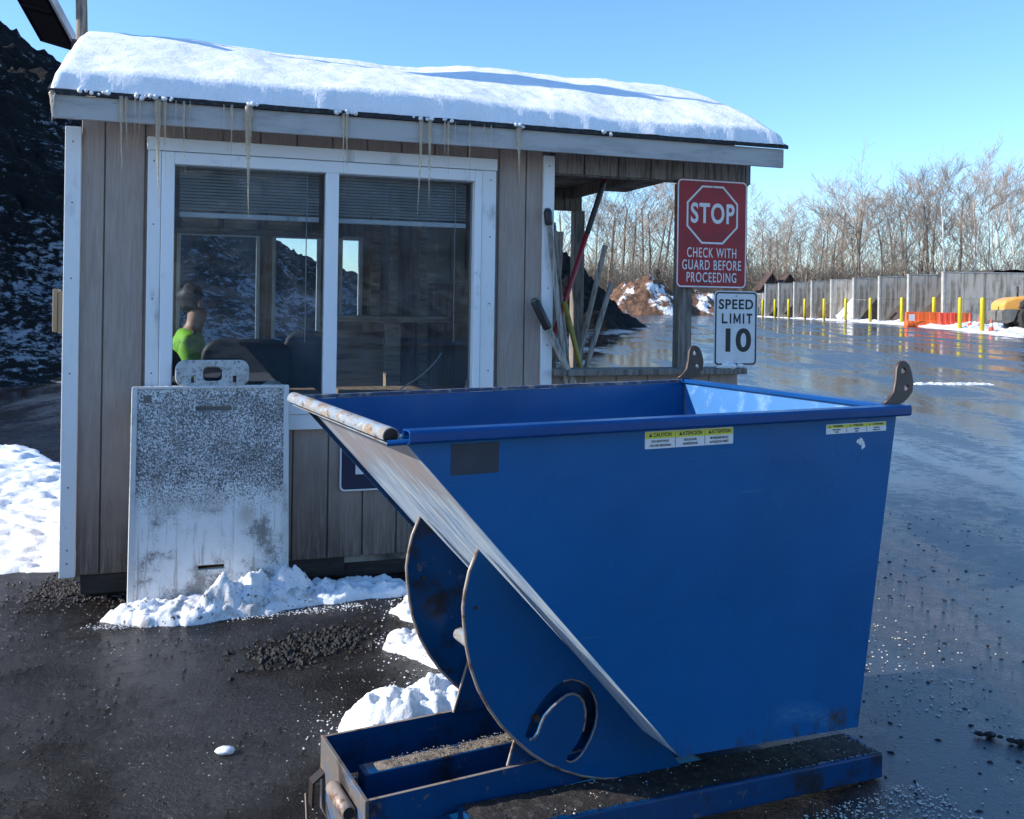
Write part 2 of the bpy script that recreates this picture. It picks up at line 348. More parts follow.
def asphalt():
    m, nt, B, out = new_mat('wet_asphalt')
    P = coords(nt); sep = nt.nodes.new('ShaderNodeSeparateXYZ'); nt.links.new(P, sep.inputs[0])
    tracks = coords(nt, (.55,.16,1), (0,0,radians(-32)))
    tr = nz(nt, tracks, 1.6, 6, .6, .6); big = nz(nt, coords(nt, (1,1,1)), .35, 4, .55)
    fine = nz(nt, P, 55, 5, .75); med = nz(nt, P, 9, 6, .7)
    gritty = mth(nt, 'MULTIPLY', mr(nt, mth(nt, 'ADD', sep.outputs['X'], mth(nt, 'MULTIPLY', big, 2.0)), .6, 2.8, 1, 0), mr(nt, sep.outputs['Y'], 9, 14, 1, 0))
    c = mixc(nt, mr(nt, fine, .35, .7), (.004,.003,.0027), (.018,.013,.0105))
    c = mixc(nt, mr(nt, med, .5, .75, 0, .7), c, (.007,.0055,.005))
    c = mixc(nt, mth(nt, 'MULTIPLY', mr(nt, nz(nt, P, 140, 4, .8), .56, .70), mth(nt, 'ADD', .15, mth(nt, 'MULTIPLY', gritty, .6))), c, (.17,.135,.11))
    # crushed grit and salt grains
    vo = nt.nodes.new('ShaderNodeTexVoronoi'); vo.inputs['Scale'].default_value = 70; nt.links.new(P, vo.inputs['Vector'])
    g = mth(nt, 'MULTIPLY', mr(nt, vo.outputs['Distance'], .12, .2, 1, 0), mr(nt, med, .56, .7))
    c = mixc(nt, mth(nt, 'MULTIPLY', g, mth(nt, 'ADD', mth(nt, 'MULTIPLY', gritty, .55), .12)), c, (.36,.32,.28))
    # thin frozen film over parts of the yard
    film = mth(nt, 'MULTIPLY', mr(nt, tr, .46, .66), mth(nt, 'SUBTRACT', 1.0, gritty))
    c = mixc(nt, mth(nt, 'MULTIPLY', film, .35), c, (.09,.13,.18))
    nt.links.new(c, B.inputs['Base Color'])
    r = mth(nt, 'ADD', mr(nt, mth(nt, 'ADD', mth(nt, 'MULTIPLY', tr, .7), mth(nt, 'MULTIPLY', med, .3)), .42, .60, .05, .38), mth(nt, 'MULTIPLY', gritty, .14))
    wetp = mr(nt, nz(nt, P, 1.3, 5, .6, .4), .42, .60)
    nt.links.new(mth(nt, 'SUBTRACT', .66, mth(nt, 'MULTIPLY', gritty, mr(nt, nz(nt, P, 1.3, 5, .6, .4), .42, .62, .30, .57))), B.inputs['Specular IOR Level'])
    nt.links.new(r, B.inputs['Roughness']); B.inputs['IOR'].default_value = 1.6
    b1 = nt.nodes.new('ShaderNodeBump'); b1.inputs['Distance'].default_value = .02; nt.links.new(nz(nt, P, 3, 5, .6), b1.inputs['Height'])
    nt.links.new(mth(nt, 'ADD', mth(nt, 'MULTIPLY', gritty, .25), .10), b1.inputs['Strength'])
    b2 = nt.nodes.new('ShaderNodeBump'); b2.inputs['Distance'].default_value = .009; nt.links.new(mth(nt, 'ADD', fine, med), b2.inputs['Height'])
    nt.links.new(mth(nt, 'ADD', mth(nt, 'MULTIPLY', gritty, 1.0), mth(nt, 'ADD', .04, mth(nt, 'MULTIPLY', mr(nt, sep.outputs['Y'], 5, 11, 1, 0), .4))), b2.inputs['Strength'])
    nt.links.new(b1.outputs[0], b2.inputs['Normal']); nt.links.new(b2.outputs[0], B.inputs['Normal'])
    return m
M['asphalt'] = asphalt()
def pile_mat(name, snow_scale, lo, hi, soil=(.005,.0045,.0045)):
    m, nt, B, out = new_mat(name); P = coords(nt)
    sep = nt.nodes.new('ShaderNodeSeparateXYZ'); nt.links.new(P, sep.inputs[0])
    n1 = nz(nt, coords(nt, (1,1,2.2)), snow_scale, 8, .7, .5); n2 = nz(nt, P, 5, 6, .75); n3 = nz(nt, P, .5, 3)
    f = mth(nt, 'ADD', mth(nt, 'MULTIPLY', n1, .62), mth(nt, 'MULTIPLY', n2, .38))
    f = mth(nt, 'ADD', f, mth(nt, 'MULTIPLY', mr(nt, sep.outputs['Z'], .5, 4.5, 1, 0), .075)); f = mth(nt, 'ADD', f, mr(nt, n3, .4, .7, -.04, .04))
    s = mr(nt, f, lo, hi)
    c = mixc(nt, mr(nt, n2, .4, .7), soil, tuple(x*2.6 for x in soil))
    nt.links.new(mixc(nt, s, c, (.52,.56,.63)), B.inputs['Base Color']); B.inputs['Roughness'].default_value = .85; B.inputs['Specular IOR Level'].default_value = .25
    b = nt.nodes.new('ShaderNodeBump'); b.inputs['Distance'].default_value = .25; b.inputs['Strength'].default_value = 1; nt.links.new(nz(nt, P, 11, 6, .85), b.inputs['Height']); nt.links.new(b.outputs[0], B.inputs['Normal'])
    return m
M['pile_snowy'] = pile_mat('snow_dusted_compost', 4.5, .545, .64)
M['pile_back'] = pile_mat('snow_streaked_compost', 1.0, .50, .58)
def board_mat():
    m, nt, B, out = new_mat('frosted_sign_face'); P = coords(nt); sep = nt.nodes.new('ShaderNodeSeparateXYZ'); nt.links.new(P, sep.inputs[0])
    z = sep.outputs['Z']; sp = nz(nt, coords(nt, (1,1,.8)), 120, 5, .7); cl = nz(nt, P, 5, 6, .65)
    sp = mth(nt, 'ADD', mth(nt, 'MULTIPLY', sp, .55), mth(nt, 'MULTIPLY', nz(nt, coords(nt, (1,1,.6)), 330, 4, .7), .45))
    zone = mth(nt, 'MULTIPLY', mr(nt, z, .50, .66), mr(nt, z, .95, 1.2, 1, .45))
    c = mixc(nt, mr(nt, cl, .4, .7), (.80,.79,.77), (.62,.60,.57))
    dark = mr(nt, mth(nt, 'ADD', mth(nt, 'ADD', sp, mth(nt, 'MULTIPLY', zone, .055)), mth(nt, 'MULTIPLY', cl, .10)), .565, .605)
    dark = mth(nt, 'MULTIPLY', dark, mr(nt, z, .42, .56))
    c = mixc(nt, mth(nt, 'MULTIPLY', dark, .9), c, (.035,.035,.04))
    low = mth(nt, 'MULTIPLY', mr(nt, z, .44, .5, 1, 0), mr(nt, mth(nt, 'ADD', mth(nt, 'MULTIPLY', cl, .6), mth(nt, 'MULTIPLY', sp, .4)), .5, .58))
    c = mixc(nt, mth(nt, 'MULTIPLY', low, .75), c, (.10,.09,.08))
    st_ = nz(nt, coords(nt, (26,1,1.6)), 1.4, 6, .7, .5)
    c = mixc(nt, mth(nt, 'MULTIPLY', mr(nt, st_, .54, .66), mr(nt, z, .1, .8, .75, .35)), c, (.36,.32,.27))
    d = nt.nodes.new('ShaderNodeVectorMath'); d.operation = 'DISTANCE'; nt.links.new(P, d.inputs[0]); d.inputs[1].default_value = (.585, 0, .44)
    c = mixc(nt, mth(nt, 'MULTIPLY', mr(nt, d.outputs['Value'], .02, .09, 1, 0), .6), c, (.25,.19,.11))
    nt.links.new(c, B.inputs['Base Color']); B.inputs['Roughness'].default_value = .6
    b = nt.nodes.new('ShaderNodeBump'); b.inputs['Distance'].default_value = .006; b.inputs['Strength'].default_value = .6; nt.links.new(nz(nt, P, 40, 6, .7), b.inputs['Height']); nt.links.new(b.outputs[0], B.inputs['Normal'])
    return m
M['board'] = board_mat()

# ------------------------------------------------------------------ world, sun, camera
SUN_AZ = (-.990, -.144); SUN_EL = 27
w = bpy.data.worlds.new('World'); S.world = w; w.use_nodes = True; nt = w.node_tree
sky = nt.nodes.new('ShaderNodeTexSky'); sky.sky_type = 'NISHITA'; sky.sun_disc = False
sky.sun_elevation = radians(SUN_EL); sky.sun_rotation = atan2(SUN_AZ[0], SUN_AZ[1]); sky.air_density = 1.0; sky.dust_density = .15; sky.ozone_density = 3.0; sky.altitude = 200
tint = nt.nodes.new('ShaderNodeMix'); tint.data_type = 'RGBA'; tint.blend_type = 'MULTIPLY'; tint.inputs[0].default_value = 1; tint.inputs[7].default_value = (.86, .96, 1.07, 1)
nt.links.new(sky.outputs[0], tint.inputs[6]); gm = nt.nodes.new('ShaderNodeHueSaturation'); gm.inputs['Saturation'].default_value = 1.08; nt.links.new(tint.outputs[2], gm.inputs['Color']); nt.links.new(gm.outputs[0], nt.nodes['Background'].inputs[0]); nt.nodes['Background'].inputs[1].default_value = .15
sl = bpy.data.lights.new('sun', 'SUN'); sl.energy = 4.0; sl.angle = radians(.53); sl.color = (1, .945, .86)
so = bpy.data.objects.new('sun', sl); C.objects.link(so)
sd = Vector((SUN_AZ[0]*cos(radians(SUN_EL)), SUN_AZ[1]*cos(radians(SUN_EL)), sin(radians(SUN_EL))))
so.rotation_euler = sd.to_track_quat('Z', 'Y').to_euler(); so.location = sd*60
cam = bpy.data.cameras.new('camera'); co = bpy.data.objects.new('camera', cam); C.objects.link(co); S.camera = co
cam.sensor_width = 36; cam.lens = 945/1024*36; cam.shift_y = -105.5/1024; cam.clip_end = 3000; cam.clip_start = .05
co.matrix_world = Matrix.Translation((0, 0, 1.6)) @ Matrix.Rotation(pi/2, 4, 'X') @ Matrix.Rotation(radians(.85), 4, 'Z')
S.view_settings.view_transform = 'Standard'; S.view_settings.look = 'None'; S.view_settings.exposure = 0.85; S.view_settings.gamma = 1

# ------------------------------------------------------------------ ground
ys = [-260, -120, -60, -30, -15, -5, 0, 4, 8, 12, 18, 25, 35, 45, 58, 70, 100, 160, 300, 900]
xs = [-700, -300, -120, -50, -20, -8, -3, 0, 3, 8, 20, 50, 120, 300, 700]
mb = MB(); mb.add([(x, y, G(y)) for y in ys for x in xs], [(j*len(xs)+i, j*len(xs)+i+1, (j+1)*len(xs)+i+1, (j+1)*len(xs)+i) for j in range(len(ys)-1) for i in range(len(xs)-1)])
tag(mb.build('ground', M['asphalt']), kind='structure')

def patch(name, P, hmax, k, cell, matl, seed=0, lump=.5, label=None, cat='snow', group=None, kind=None, power=.5, freq=9, z0=-.004):
    """lumpy heap over an outline P given in world x,y"""
    cx = sum(p[0] for p in P)/len(P); cy = sum(p[1] for p in P)/len(P)
    x0, x1 = min(p[0] for p in P)-cell, max(p[0] for p in P)+cell; y0, y1 = min(p[1] for p in P)-cell, max(p[1] for p in P)+cell
    nx, ny = int((x1-x0)/cell)+2, int((y1-y0)/cell)+2; idx = {}; mb = MB()
    for j in range(ny):
        for i in range(nx):
            x, y = x0+i*cell, y0+j*cell
            e = .5*fbm(x*freq*.7+seed, y*freq*.7, seed, 3)*min(.09, cell*6)
            d = dpoly(x, y, P)*(1 if inpoly(x, y, P) else -1) + e
            if d < -cell*1.4: continue
            h = hmax*min(1, max(0, d)/k)**power*max(.15, 1+lump*fbm(x*freq*1.3, y*freq*1.3, seed+5, 4)) + (.011*abs(fbm(x*30, y*30, seed+3, 3))*1.6*min(1, max(0, d)/.03) if cell < .05 else 0)
            idx[(i, j)] = len(mb.v); mb.v.append((x-cx, y-cy, (h if d > 0 else -.02)+z0+G(y)-G(cy)))
    for (i, j), a in idx.items():
        q = [idx.get((i+1, j)), idx.get((i+1, j+1)), idx.get((i, j+1))]
        if None not in q: mb.f.append((a, q[0], q[1], q[2]))
    o = mb.build(name, matl, smooth=True, loc=(cx, cy, G(cy)))
    return tag(o, label, None if kind == 'structure' else cat, group, kind)

# ------------------------------------------------------------------ guard booth (local: x along the front, y to the back, z up)
HO = (-2.288, 4.999, 0); HR = atan2(.314, .949)
def hw(t, s, z=0):
    c, sn = cos(HR), sin(HR); return (HO[0]+t*c-s*sn, HO[1]+t*sn+s*c, HO[2]+z)
D = 1.92   # depth
booth = empty('guard_booth', HO, HR, 'small weathered grey-brown guard booth with white trim, sliding window and open side porch', 'booth')
# siding boards
mb = MB(); edges = [-.004, .115, .315, .515, .715, .915, 1.115, 1.315, 1.515, 1.715, 1.915, 2.115, 2.315, 2.49, 2.6]
for a, b in zip(edges, edges[1:]):
    g = .004; full = (b <= .33) or (a >= 2.28)
    for z0, z1 in ([(.13, 2.56)] if full else [(.13, .90), (2.44, 2.56)]):
        mb.box(a+g, b-g, 0, .016, z0, z1)
mb.box(0, .33, .0165, .05, .13, 2.6); mb.box(.33, 2.27, .0165, .05, .13, .89); mb.box(.33, 2.27, .0165, .05, 2.45, 2.6); mb.box(2.27, 2.6, .0165, .05, .13, 2.6)
mb.build('front_siding', M['siding'], booth, bevel=.002, seg=1)
# other walls
mb = MB(); mb.box(0, .05, .05, .45, .13, 2.6); mb.box(0, .05, 1.5, D, .13, 2.6); mb.box(0, .05, .45, 1.5, .13, 1.1); mb.box(0, .05, .45, 1.5, 2.1, 2.6); mb.build('side_wall', M['siding'], booth)
f = MB(); f.box(-.02, .055, .45, .49, 1.1, 2.1); f.box(-.02, .055, 1.46, 1.5, 1.1, 2.1); f.box(-.02, .055, .49, 1.46, 1.1, 1.14); f.box(-.02, .055, .49, 1.46, 2.06, 2.1); fo = f.build('added_side_window', M['vinyl'], booth)  # made-up window, added so sunlight reaches the booth interior
MB().box(.02, .024, .49, 1.46, 1.14, 2.06).build('pane', M['glass'], fo); MB().box(2.55, 2.6, .05, D-.05, .13, 2.6).build('side_wall', M['siding'], booth)
mb = MB(); y0, y1 = D-.05, D   # rear wall with two window openings
mb.box(.05, .44, y0, y1, .13, 2.566); mb.box(1.03, 1.12, y0, y1, 1.1, 2.1); mb.box(1.48, 1.62, y0, y1, 1.1, 2.1); mb.box(1.80, 2.6, y0, y1, .13, 2.566)
mb.box(.44, 1.80, y0, y1, .13, 1.1); mb.box(.44, 1.80, y0, y1, 2.1, 2.566); mb.build('rear_wall', M['panel_brown'], booth)
for a, b in ((.44, 1.03), (1.12, 1.48), (1.62, 1.80)):
    f = MB(); e = .025
    f.box(a, a+e, y0-.02, y1+.01, 1.1, 2.1); f.box(b-e, b, y0-.02, y1+.01, 1.1, 2.1); f.box(a+e, b-e, y0-.02, y1+.01, 1.1, 1.1+e); f.box(a+e, b-e, y0-.02, y1+.01, 2.1-e, 2.1)
    fo = f.build('rear_window', M['vinyl'], booth, bevel=.003)
    MB().box(a+e, b-e, y1-.02, y1-.016, 1.1+e, 2.1-e).build('pane', M['glass'], fo)
MB().box(0, 4.0, .02, D, .09, .129).build('floor', M['soffit'], booth)
MB().box(.05, 4.05, .065, D-.005, 2.57, 2.585).build('ceiling', M['soffit'], booth)
mb = MB(); mb.box(.03, 4.0, .05, .14, 0, .088); mb.box(.03, 4.0, D-.14, D-.05, 0, .088); mb.box(.02, 1.42, .018, .05, .02, .125); mb.box(1.75, 2.6, .03, .05, .1, .125); mb.build('skid_timber', M['wood_dark'], booth, bevel=.004)
mb = MB(); mb.box(-.078, .0, -.022, -.001, .125, 2.5); mb.box(-.078, -.056, -.001, .09, .125, 2.5); mb.build('corner_trim', M['white_trim'], booth, bevel=.003)
mb = MB(); mb.box(2.596, 2.668, -.022, .07, .125, 2.515); mb.build('corner_trim', M['white_trim'], booth, bevel=.003)
# screws on trims
for t, zs in ((-.04, (.2,.27,.6,1.2,1.7,2.1,2.42)), (2.632, (1.35,1.42,1.7,2.45)), (.362, (1.2,1.6,2.0,2.34)), (2.25, (1.2,1.6,2.0,2.34))):
    yy = -.0455 if .3 < t < 2.3 else -.0225
    for z in zs: MB().tube([(t, yy+.001, z), (t, yy-.002, z)], .0042, 8).build('screw', M['steel_dark'], booth)
# window
win = MB(); T = .024
win.box(.330, .398, -.045, -.001, .895, 2.396); win.box(2.195, 2.285, -.045, -.001, .895, 2.396)   # side trim
win.box(.325, 2.29, -.05, -.001, 2.398, 2.468); win.box(.325, 2.29, -.048, -.001, .875, .960)
wo = win.build('window', M['white_trim'], booth, bevel=.004)
fr = MB(); fr.box(.400, .466, -.056, .05, .99, 2.394); fr.box(2.151, 2.193, -.056, .05, .99, 2.394); fr.box(.466, 2.151, -.056, .05, 2.328, 2.394); fr.box(.466, 2.151, -.056, .05, .962, 1.03)
fr.box(1.273, 1.347, -.055, .03, 1.03, 2.328); fr.build('frame', M['vinyl'], wo, bevel=.005)
MB().box(.466, 1.273, -.01, -.005, 1.03, 2.328).build('pane', M['glass'], wo)
MB().box(1.347, 2.151, .005, .010, 1.03, 2.328).build('pane', M['glass'], wo)
for a, b, zb, n in ((.49, 1.25, 2.085, 14), (1.36, 2.13, 2.085, 14)):
    bl = MB()
    for k in range(n):
        z = 2.33 - k*(2.33-zb)/n; Mx = Matrix.Translation((0, .075, z)) @ Matrix.Rotation(radians(38), 4, 'X')
        bl.box(a, b, -.011, .011, -.0006, .0006, Mx)
    bo = bl.build('blind', M['blind'], wo); MB().box(a, b, .062, .088, zb-.03, zb-.002).build('blind_rail', M['white_trim'], bo, bevel=.003)
    MB().tube([(b-.07, .06, 2.33), (b-.07, .062, 1.36)], .003, 6).build('blind_wand', M['blind'], bo)
# eaves, fascia, header, porch
mb = MB(); mb.box(-.11, 4.15, -.25, -.226, 2.5, 2.618); mb.build('fascia', M['fascia'], booth, bevel=.003)
mb = MB(); hx = [2.672, 2.87, 3.10, 3.33, 3.56, 3.79, 4.02, 4.062]
for a, b in zip(hx, hx[1:]): mb.box(a+.003, b-.003, -.012, .012, 2.412, 2.56)
mb.box(2.67, 4.06, .0125, .06, 2.405, 2.58); mb.build('porch_header', M['wood_gray'], booth, bevel=.002, seg=1)
mb = MB(); mb.box(2.6, 3.63, D-.06, D-.01, 2.385, 2.568); mb.build('rear_header', M['wood_gray'], booth, bevel=.003)
mb = MB(); mb.box(3.516, 3.57, .065, D-.065, 2.485, 2.568); mb.build('side_header', M['wood_gray'], booth, bevel=.003)
for y in (.0, D-.10): MB().box(3.550, 3.642, y, y+.09, .13, 2.404 if y < 1 else 2.384).build('porch_post', M['wood_gray'], booth, bevel=.006)
mb = MB(); mb.box(2.67, 4.0, -.10, .10, 1.165, 1.203); mb.build('porch_ledge', M['wood_gray'], booth, bevel=.004)
mb = MB()
for k in range(6): mb.box(2.672+k*.22+.003, 2.672+(k+1)*.22-.003, .0, .04, .13, 1.164)
mb.build('porch_half_wall', M['siding'], booth, bevel=.002, seg=1)
# roof: two slopes
RS = .95; EZ, RZ = 2.622, 3.15
def roofz(s):
    return EZ + (RZ-EZ)*(s+.27)/(RS+.27) if s <= RS else RZ - (RZ-EZ)*(s-RS)/(RS+.27)
prof = [(-.27, EZ-.005), (RS, RZ-.005), (2*RS+.27, EZ-.005), (2*RS+.27, EZ+.018), (RS, RZ+.02), (-.27, EZ+.018)]
MB().prism(prof, 0, -.13, 4.17).build('roof', M['drip'], booth)
for t0, t1 in ((0.0, .05), (4.0, 4.04)):
    MB().prism([(-.02, 2.60), (RS, RZ-.012), (2*RS+.02, 2.60)], 0, t0, t1).build('gable_panel', M['siding'], booth)
# roof snow
snow = MB(); nt_, ns_ = 260, 110; s0, s1 = -.262, 2*RS+.262; ta, tb = -.118, 4.155
def snowh(t, s):
    d = min((s-s0)/.05, (t-ta)/.06, (tb-t)/.13, (s1-s)/.05); e = max(0, min(1, d))
    rd = sqrt(max(0, 1-(1-e)**2))
    h = .104 + .030*fbm(t*.8, s*.9, 3, 3) + .008*fbm(t*3.1, s*2.6, 5, 3) + .012*sin(t*1.7+s*2) + .005*fbm(t*7, s*7, 1, 3)
    if s < RS: h += .03*max(0, 1-abs(t-1.9)/1.3)*min(1, (s+.25)/.8)*-.5
    ridge = math.exp(-((s-RS)/.22)**2); h -= .028*ridge
    h += .03*math.exp(-((t-2.3-.9*(RS-s))**2)/.09)*min(1, max(0, s/.5))
    return rd*max(.02, h)
for j in range(ns_+1):
    for i in range(nt_+1):
        t = ta+(tb-ta)*(i/nt_); s = s0+(s1-s0)*(j/ns_)
        if i: t += 0
        jit = .022*fbm(t*7, 0, 7, 4) if j == 0 else 0
        snow.v.append((t, s+jit, roofz(s)+.019+snowh(t, s)))
W_ = nt_+1
snow.f += [(j*W_+i, j*W_+i+1, (j+1)*W_+i+1, (j+1)*W_+i) for j in range(ns_) for i in range(nt_)]
so_ = snow.build('roof_snow', M['snow'], smooth=True, loc=HO, rz=HR); tag(so_, 'smooth thick white snow blanket lying on the booth roof', 'snow')
mb = MB()
random.seed(3)
for px in (.3,.36,.42,.83,.87,1.33,1.37,1.76,1.81,1.92,2.35,.05,.12,2.9):
    for k in range(4): mb.lump((px+random.uniform(-.035,.035), -.268+random.uniform(-.004,.004), 2.632+random.uniform(-.006,.010)), random.uniform(.008,.017), px*10+k)
tag(mb.build('eave_snow_crumbs', M['snow'], smooth=True, loc=HO, rz=HR), 'little white snow crumbs stuck along the dark roof edge', 'snow', kind='stuff')
# utility boxes on the left wall
ub = empty('utility_box', hw(-.05, .30, 1.3), HR, 'tan utility box mounted on the left side wall of the booth', 'utility box')
MB().box(-.085, .05, -.07, .07, .10, .33).build('case', M['tan_box'], ub, bevel=.006)
MB().box(-.11, -.086, -.075, .075, .11, .345).build('cover', M['tan_box'], ub, bevel=.004)
MB().box(-.05, .04, -.04, .04, -.04, .095).build('terminal_box', M['loader_gray'], ub, bevel=.006)
MB().tube([(.0, 0, -.04), (.0, 0, -1.1)], .018, 10).build('conduit', M['white_trim'], ub, smooth=True)
MB().tube([(.0, 0, .34), (.0, 0, 1.15)], .018, 10).build('conduit', M['white_trim'], ub, smooth=True)

# icicles
ic = [(-.11,.159,.022,'stubby amber icicle on the far left roof corner'),(.21,.39,.014,'long icicle in front of bare siding left of window'),(.234,.279,.013,'shorter icicle touching the long one left of window'),
 (.276,.25,.007,'hair-thin icicle over the siding near the window corner'),(.30,.23,.007,'thin icicle just left of the window trim corner'),(.386,.559,.026,'thick amber icicle over the left window trim'),
 (.42,.417,.013,'pale icicle just right of the thick one over left window trim'),(.473,.165,.006,'tiny icicle over the top left window corner'),(.512,.393,.009,'thin straight icicle over the left pane edge'),
 (.542,.182,.006,'short icicle beside the thin straight one at left pane'),(.71,.173,.006,'short lone icicle above the middle of left pane'),(.751,.326,.012,'medium icicle left of the fattest one over left pane'),
 (.836,.608,.034,'fattest tan icicle hanging over the middle of the left pane'),(1.336,.354,.012,'icicle hanging over the centre bar of the window, left of a pair'),(1.355,.42,.012,'icicle hanging over the centre bar of the window, right and longer of a pair'),
 (1.77,.61,.017,'longest clear icicle over the right pane'),(1.82,.533,.019,'second long icicle over the right pane'),(1.906,.237,.010,'short icicle right of the two long ones over right pane'),(1.926,.294,.011,'medium icicle over right pane beside a short one'),
 (1.967,.16,.005,'tiny icicle between medium and thin ones over right pane'),(2.053,.33,.007,'thin icicle over the right pane near its right edge'),(2.139,.154,.005,'tiny icicle over the top right window corner'),
 (2.18,.172,.006,'short icicle over the right window trim'),(2.348,.37,.022,'broad tapering icicle over bare siding right of window')]
for k, (t, L, r, lab) in enumerate(ic):
    L *= 1.0; n = max(8, int(L/.012)); pts = []; rad = []; random.seed(k)
    ph = random.uniform(0, 6); bend = random.uniform(-.012, .012)
    for i in range(n+1):
        a = i/n; pts.append((bend*a*a*L*3, 0, -L*a)); rad.append(max(.0007, r*(.55*(1-a)+.45*(1-a)**3)*(1+.13*sin(i*1.9+ph)+.07*sin(i*3.1))*(.75 if i == 0 else 1)*.78))
    o = MB().tube(pts, rad, 9).build('icicle', M['ice'], smooth=True, loc=hw(t, -.268, 2.628), rz=HR)
    tag(o, lab, 'icicle', 'icicles hanging from the eave')

# pole and solar panel at the roof's left end
pole = empty('roof_pole', hw(-.13, 1.05, 3.02), HR, 'weathered grey pole rising from the left end of the roof ridge', 'pole')
pts = [(.006*sin(k*.9), .005*cos(k*.7), k*.16-.1) for k in range(15)]
MB().tube(pts, [.036-.0006*k for k in range(15)], 12).build('shaft', M['wood_gray'], pole, smooth=True)
MB().box(-.05, .05, -.16, .13, 1.15, 1.85, Matrix.Rotation(radians(10), 4, 'Z')).build('added_shadow_box', M['steel_gray'], pole, bevel=.01)  # invented box above the view, added to cast a band of shadow on the roof snow
MB().tube([(-.05,0,.16),(.05,0,.16)], .045, 10).build('clamp', M['steel_dark'], pole)
mb = MB(); mb.tube([(0,0,2.1),(.3,.02,2.25)], .012, 8); mb.tube([(0,0,2.0),(-.2,.02,2.2)], .012, 8); mb.build('bracket_arm', M['steel_dark'], pole)
# panel plane: u along the lower edge (close to the sun direction), v up the slope
sp = empty('solar_panel', (-3.16, 6.30, 3.32), 0, 'dark solar panel seen from behind, tilted beside the roof pole', 'solar panel')
uu = Vector((.275, -.157, -.098)).normalized(); vv = Vector((-.045, -.20, .195)); vv = (vv - uu*vv.dot(uu)).normalized(); nn = uu.cross(vv)
if nn.y > 0: nn = -nn
Mp = Matrix((( *[uu[0], vv[0], nn[0]], 0), ( *[uu[1], vv[1], nn[1]], 0), ( *[uu[2], vv[2], nn[2]], 0), (0,0,0,1)))
PW, PL = .33, .75
MB().box(0, PW, 0, PL, -.004, .004, Mp).build('back_sheet', M['solar_back'], sp)
mb = MB(); mb.box(-.012, -.0001, -.012, PL+.012, -.045, .012, Mp); mb.box(PW+.0001, PW+.012, -.012, PL+.012, -.045, .012, Mp); mb.box(0, PW, -.012, -.0001, -.045, .012, Mp); mb.box(0, PW, PL+.0001, PL+.012, -.045, .012, Mp); mb.box(0.001, PW-.001, .25, .265, .0045, .016, Mp); mb.build('frame', M['solar_back'], sp)
MB().box(.001, PW-.001, .001, PL-.001, -.044, -.038, Mp).build('glass_face', M['glass_blue'], sp)
MB().box(PW+.0125, PW+.05, .01, PL, -.045, -.01, Mp).build('side_rail', M['alu'], sp)

# ------------------------------------------------------------------ things in and on the booth
# sandwich board leaning on the wall
aw, ah = .80, 1.13
a0 = hw(.275, -.26, 0)
ab = empty('sandwich_board', (a0[0], a0[1], .012), HR, 'folded white plastic sandwich board, frost speckled, leaning on the booth wall', 'sign')
lean = Matrix.Rotation(radians(-7), 4, 'X')
def tilt(o):
    o.data.transform(lean); return o
face = rrect(0, aw, 0, ah, .012, 3)
slot1 = rrect(.315, .505, ah-.135, ah-.105, .01, 3); slot2 = rrect(.335, .475, .165, .195, .01, 3)
tilt(plate2d('front_panel', face, [slot1, slot2], .022, M['board'], ab, y=0, bevel=.004))
mb = MB(); mb.box(-.002, .026, -.02, -.0125, 0, ah); mb.box(aw-.026, aw+.002, -.02, -.0125, 0, ah); mb.box(.027, aw-.027, -.018, -.0125, ah-.014, ah); tilt(mb.build('rim', M['white_plastic'], ab, bevel=.003))
tilt(plate2d('rear_panel', rrect(0, aw, 0, ah, .012, 3), [slot1, slot2], .022, M['white_plastic'], ab, y=.045, bevel=.004))
tilt(plate2d('handle', rrect(.215, .585, ah+.003, ah+.135, .045, 5), [rrect(.345, .455, ah+.022, ah+.108, .03, 5), rrect(.285,.312, ah+.012, ah+.06,.004,2), rrect(.50,.53, ah+.012, ah+.06,.004,2)], .04, mat('frosted_handle', (.5,.5,.49), [((.18,.17,.17), 60, .5, .62, U), ((.33,.31,.28), 9, .45, .7, U)], .55), ab, y=.01, bevel=.006))
tilt(MB().box(.288, .309, -.004, .0, ah+.02, ah+.045).build('latch', M['steel_dark'], ab)); tilt(MB().box(.503, .527, -.004, .0, ah+.02, ah+.045).build('latch', M['steel_dark'], ab))
mb = MB(); mb.box(.055, .095, -.0145, -.0115, ah-.085, ah-.045); tilt(mb.build('square_mark', M['loader_gray'], ab))

# navy sign on the siding under the window
bs = empty('blue_sign', hw(1.38, -.012, .51), HR, 'navy blue sign with white border on the siding under the window', 'sign')
plate2d('sign_panel', rrect(0, .42, 0, .30, .03), [], .004, M['navy'], bs, y=0)
plate2d('border', rrect(0, .42, 0, .30, .03), [rrect(.009, .411, .009, .291, .024)], .002, M['white_sheet'], bs, y=-.0032)
plate2d('white_mark', [(.09,.095),(.33,.095),(.33,.13),(.15,.13),(.15,.25),(.09,.25)], [], .002, M['white_sheet'], bs, y=-.0032)

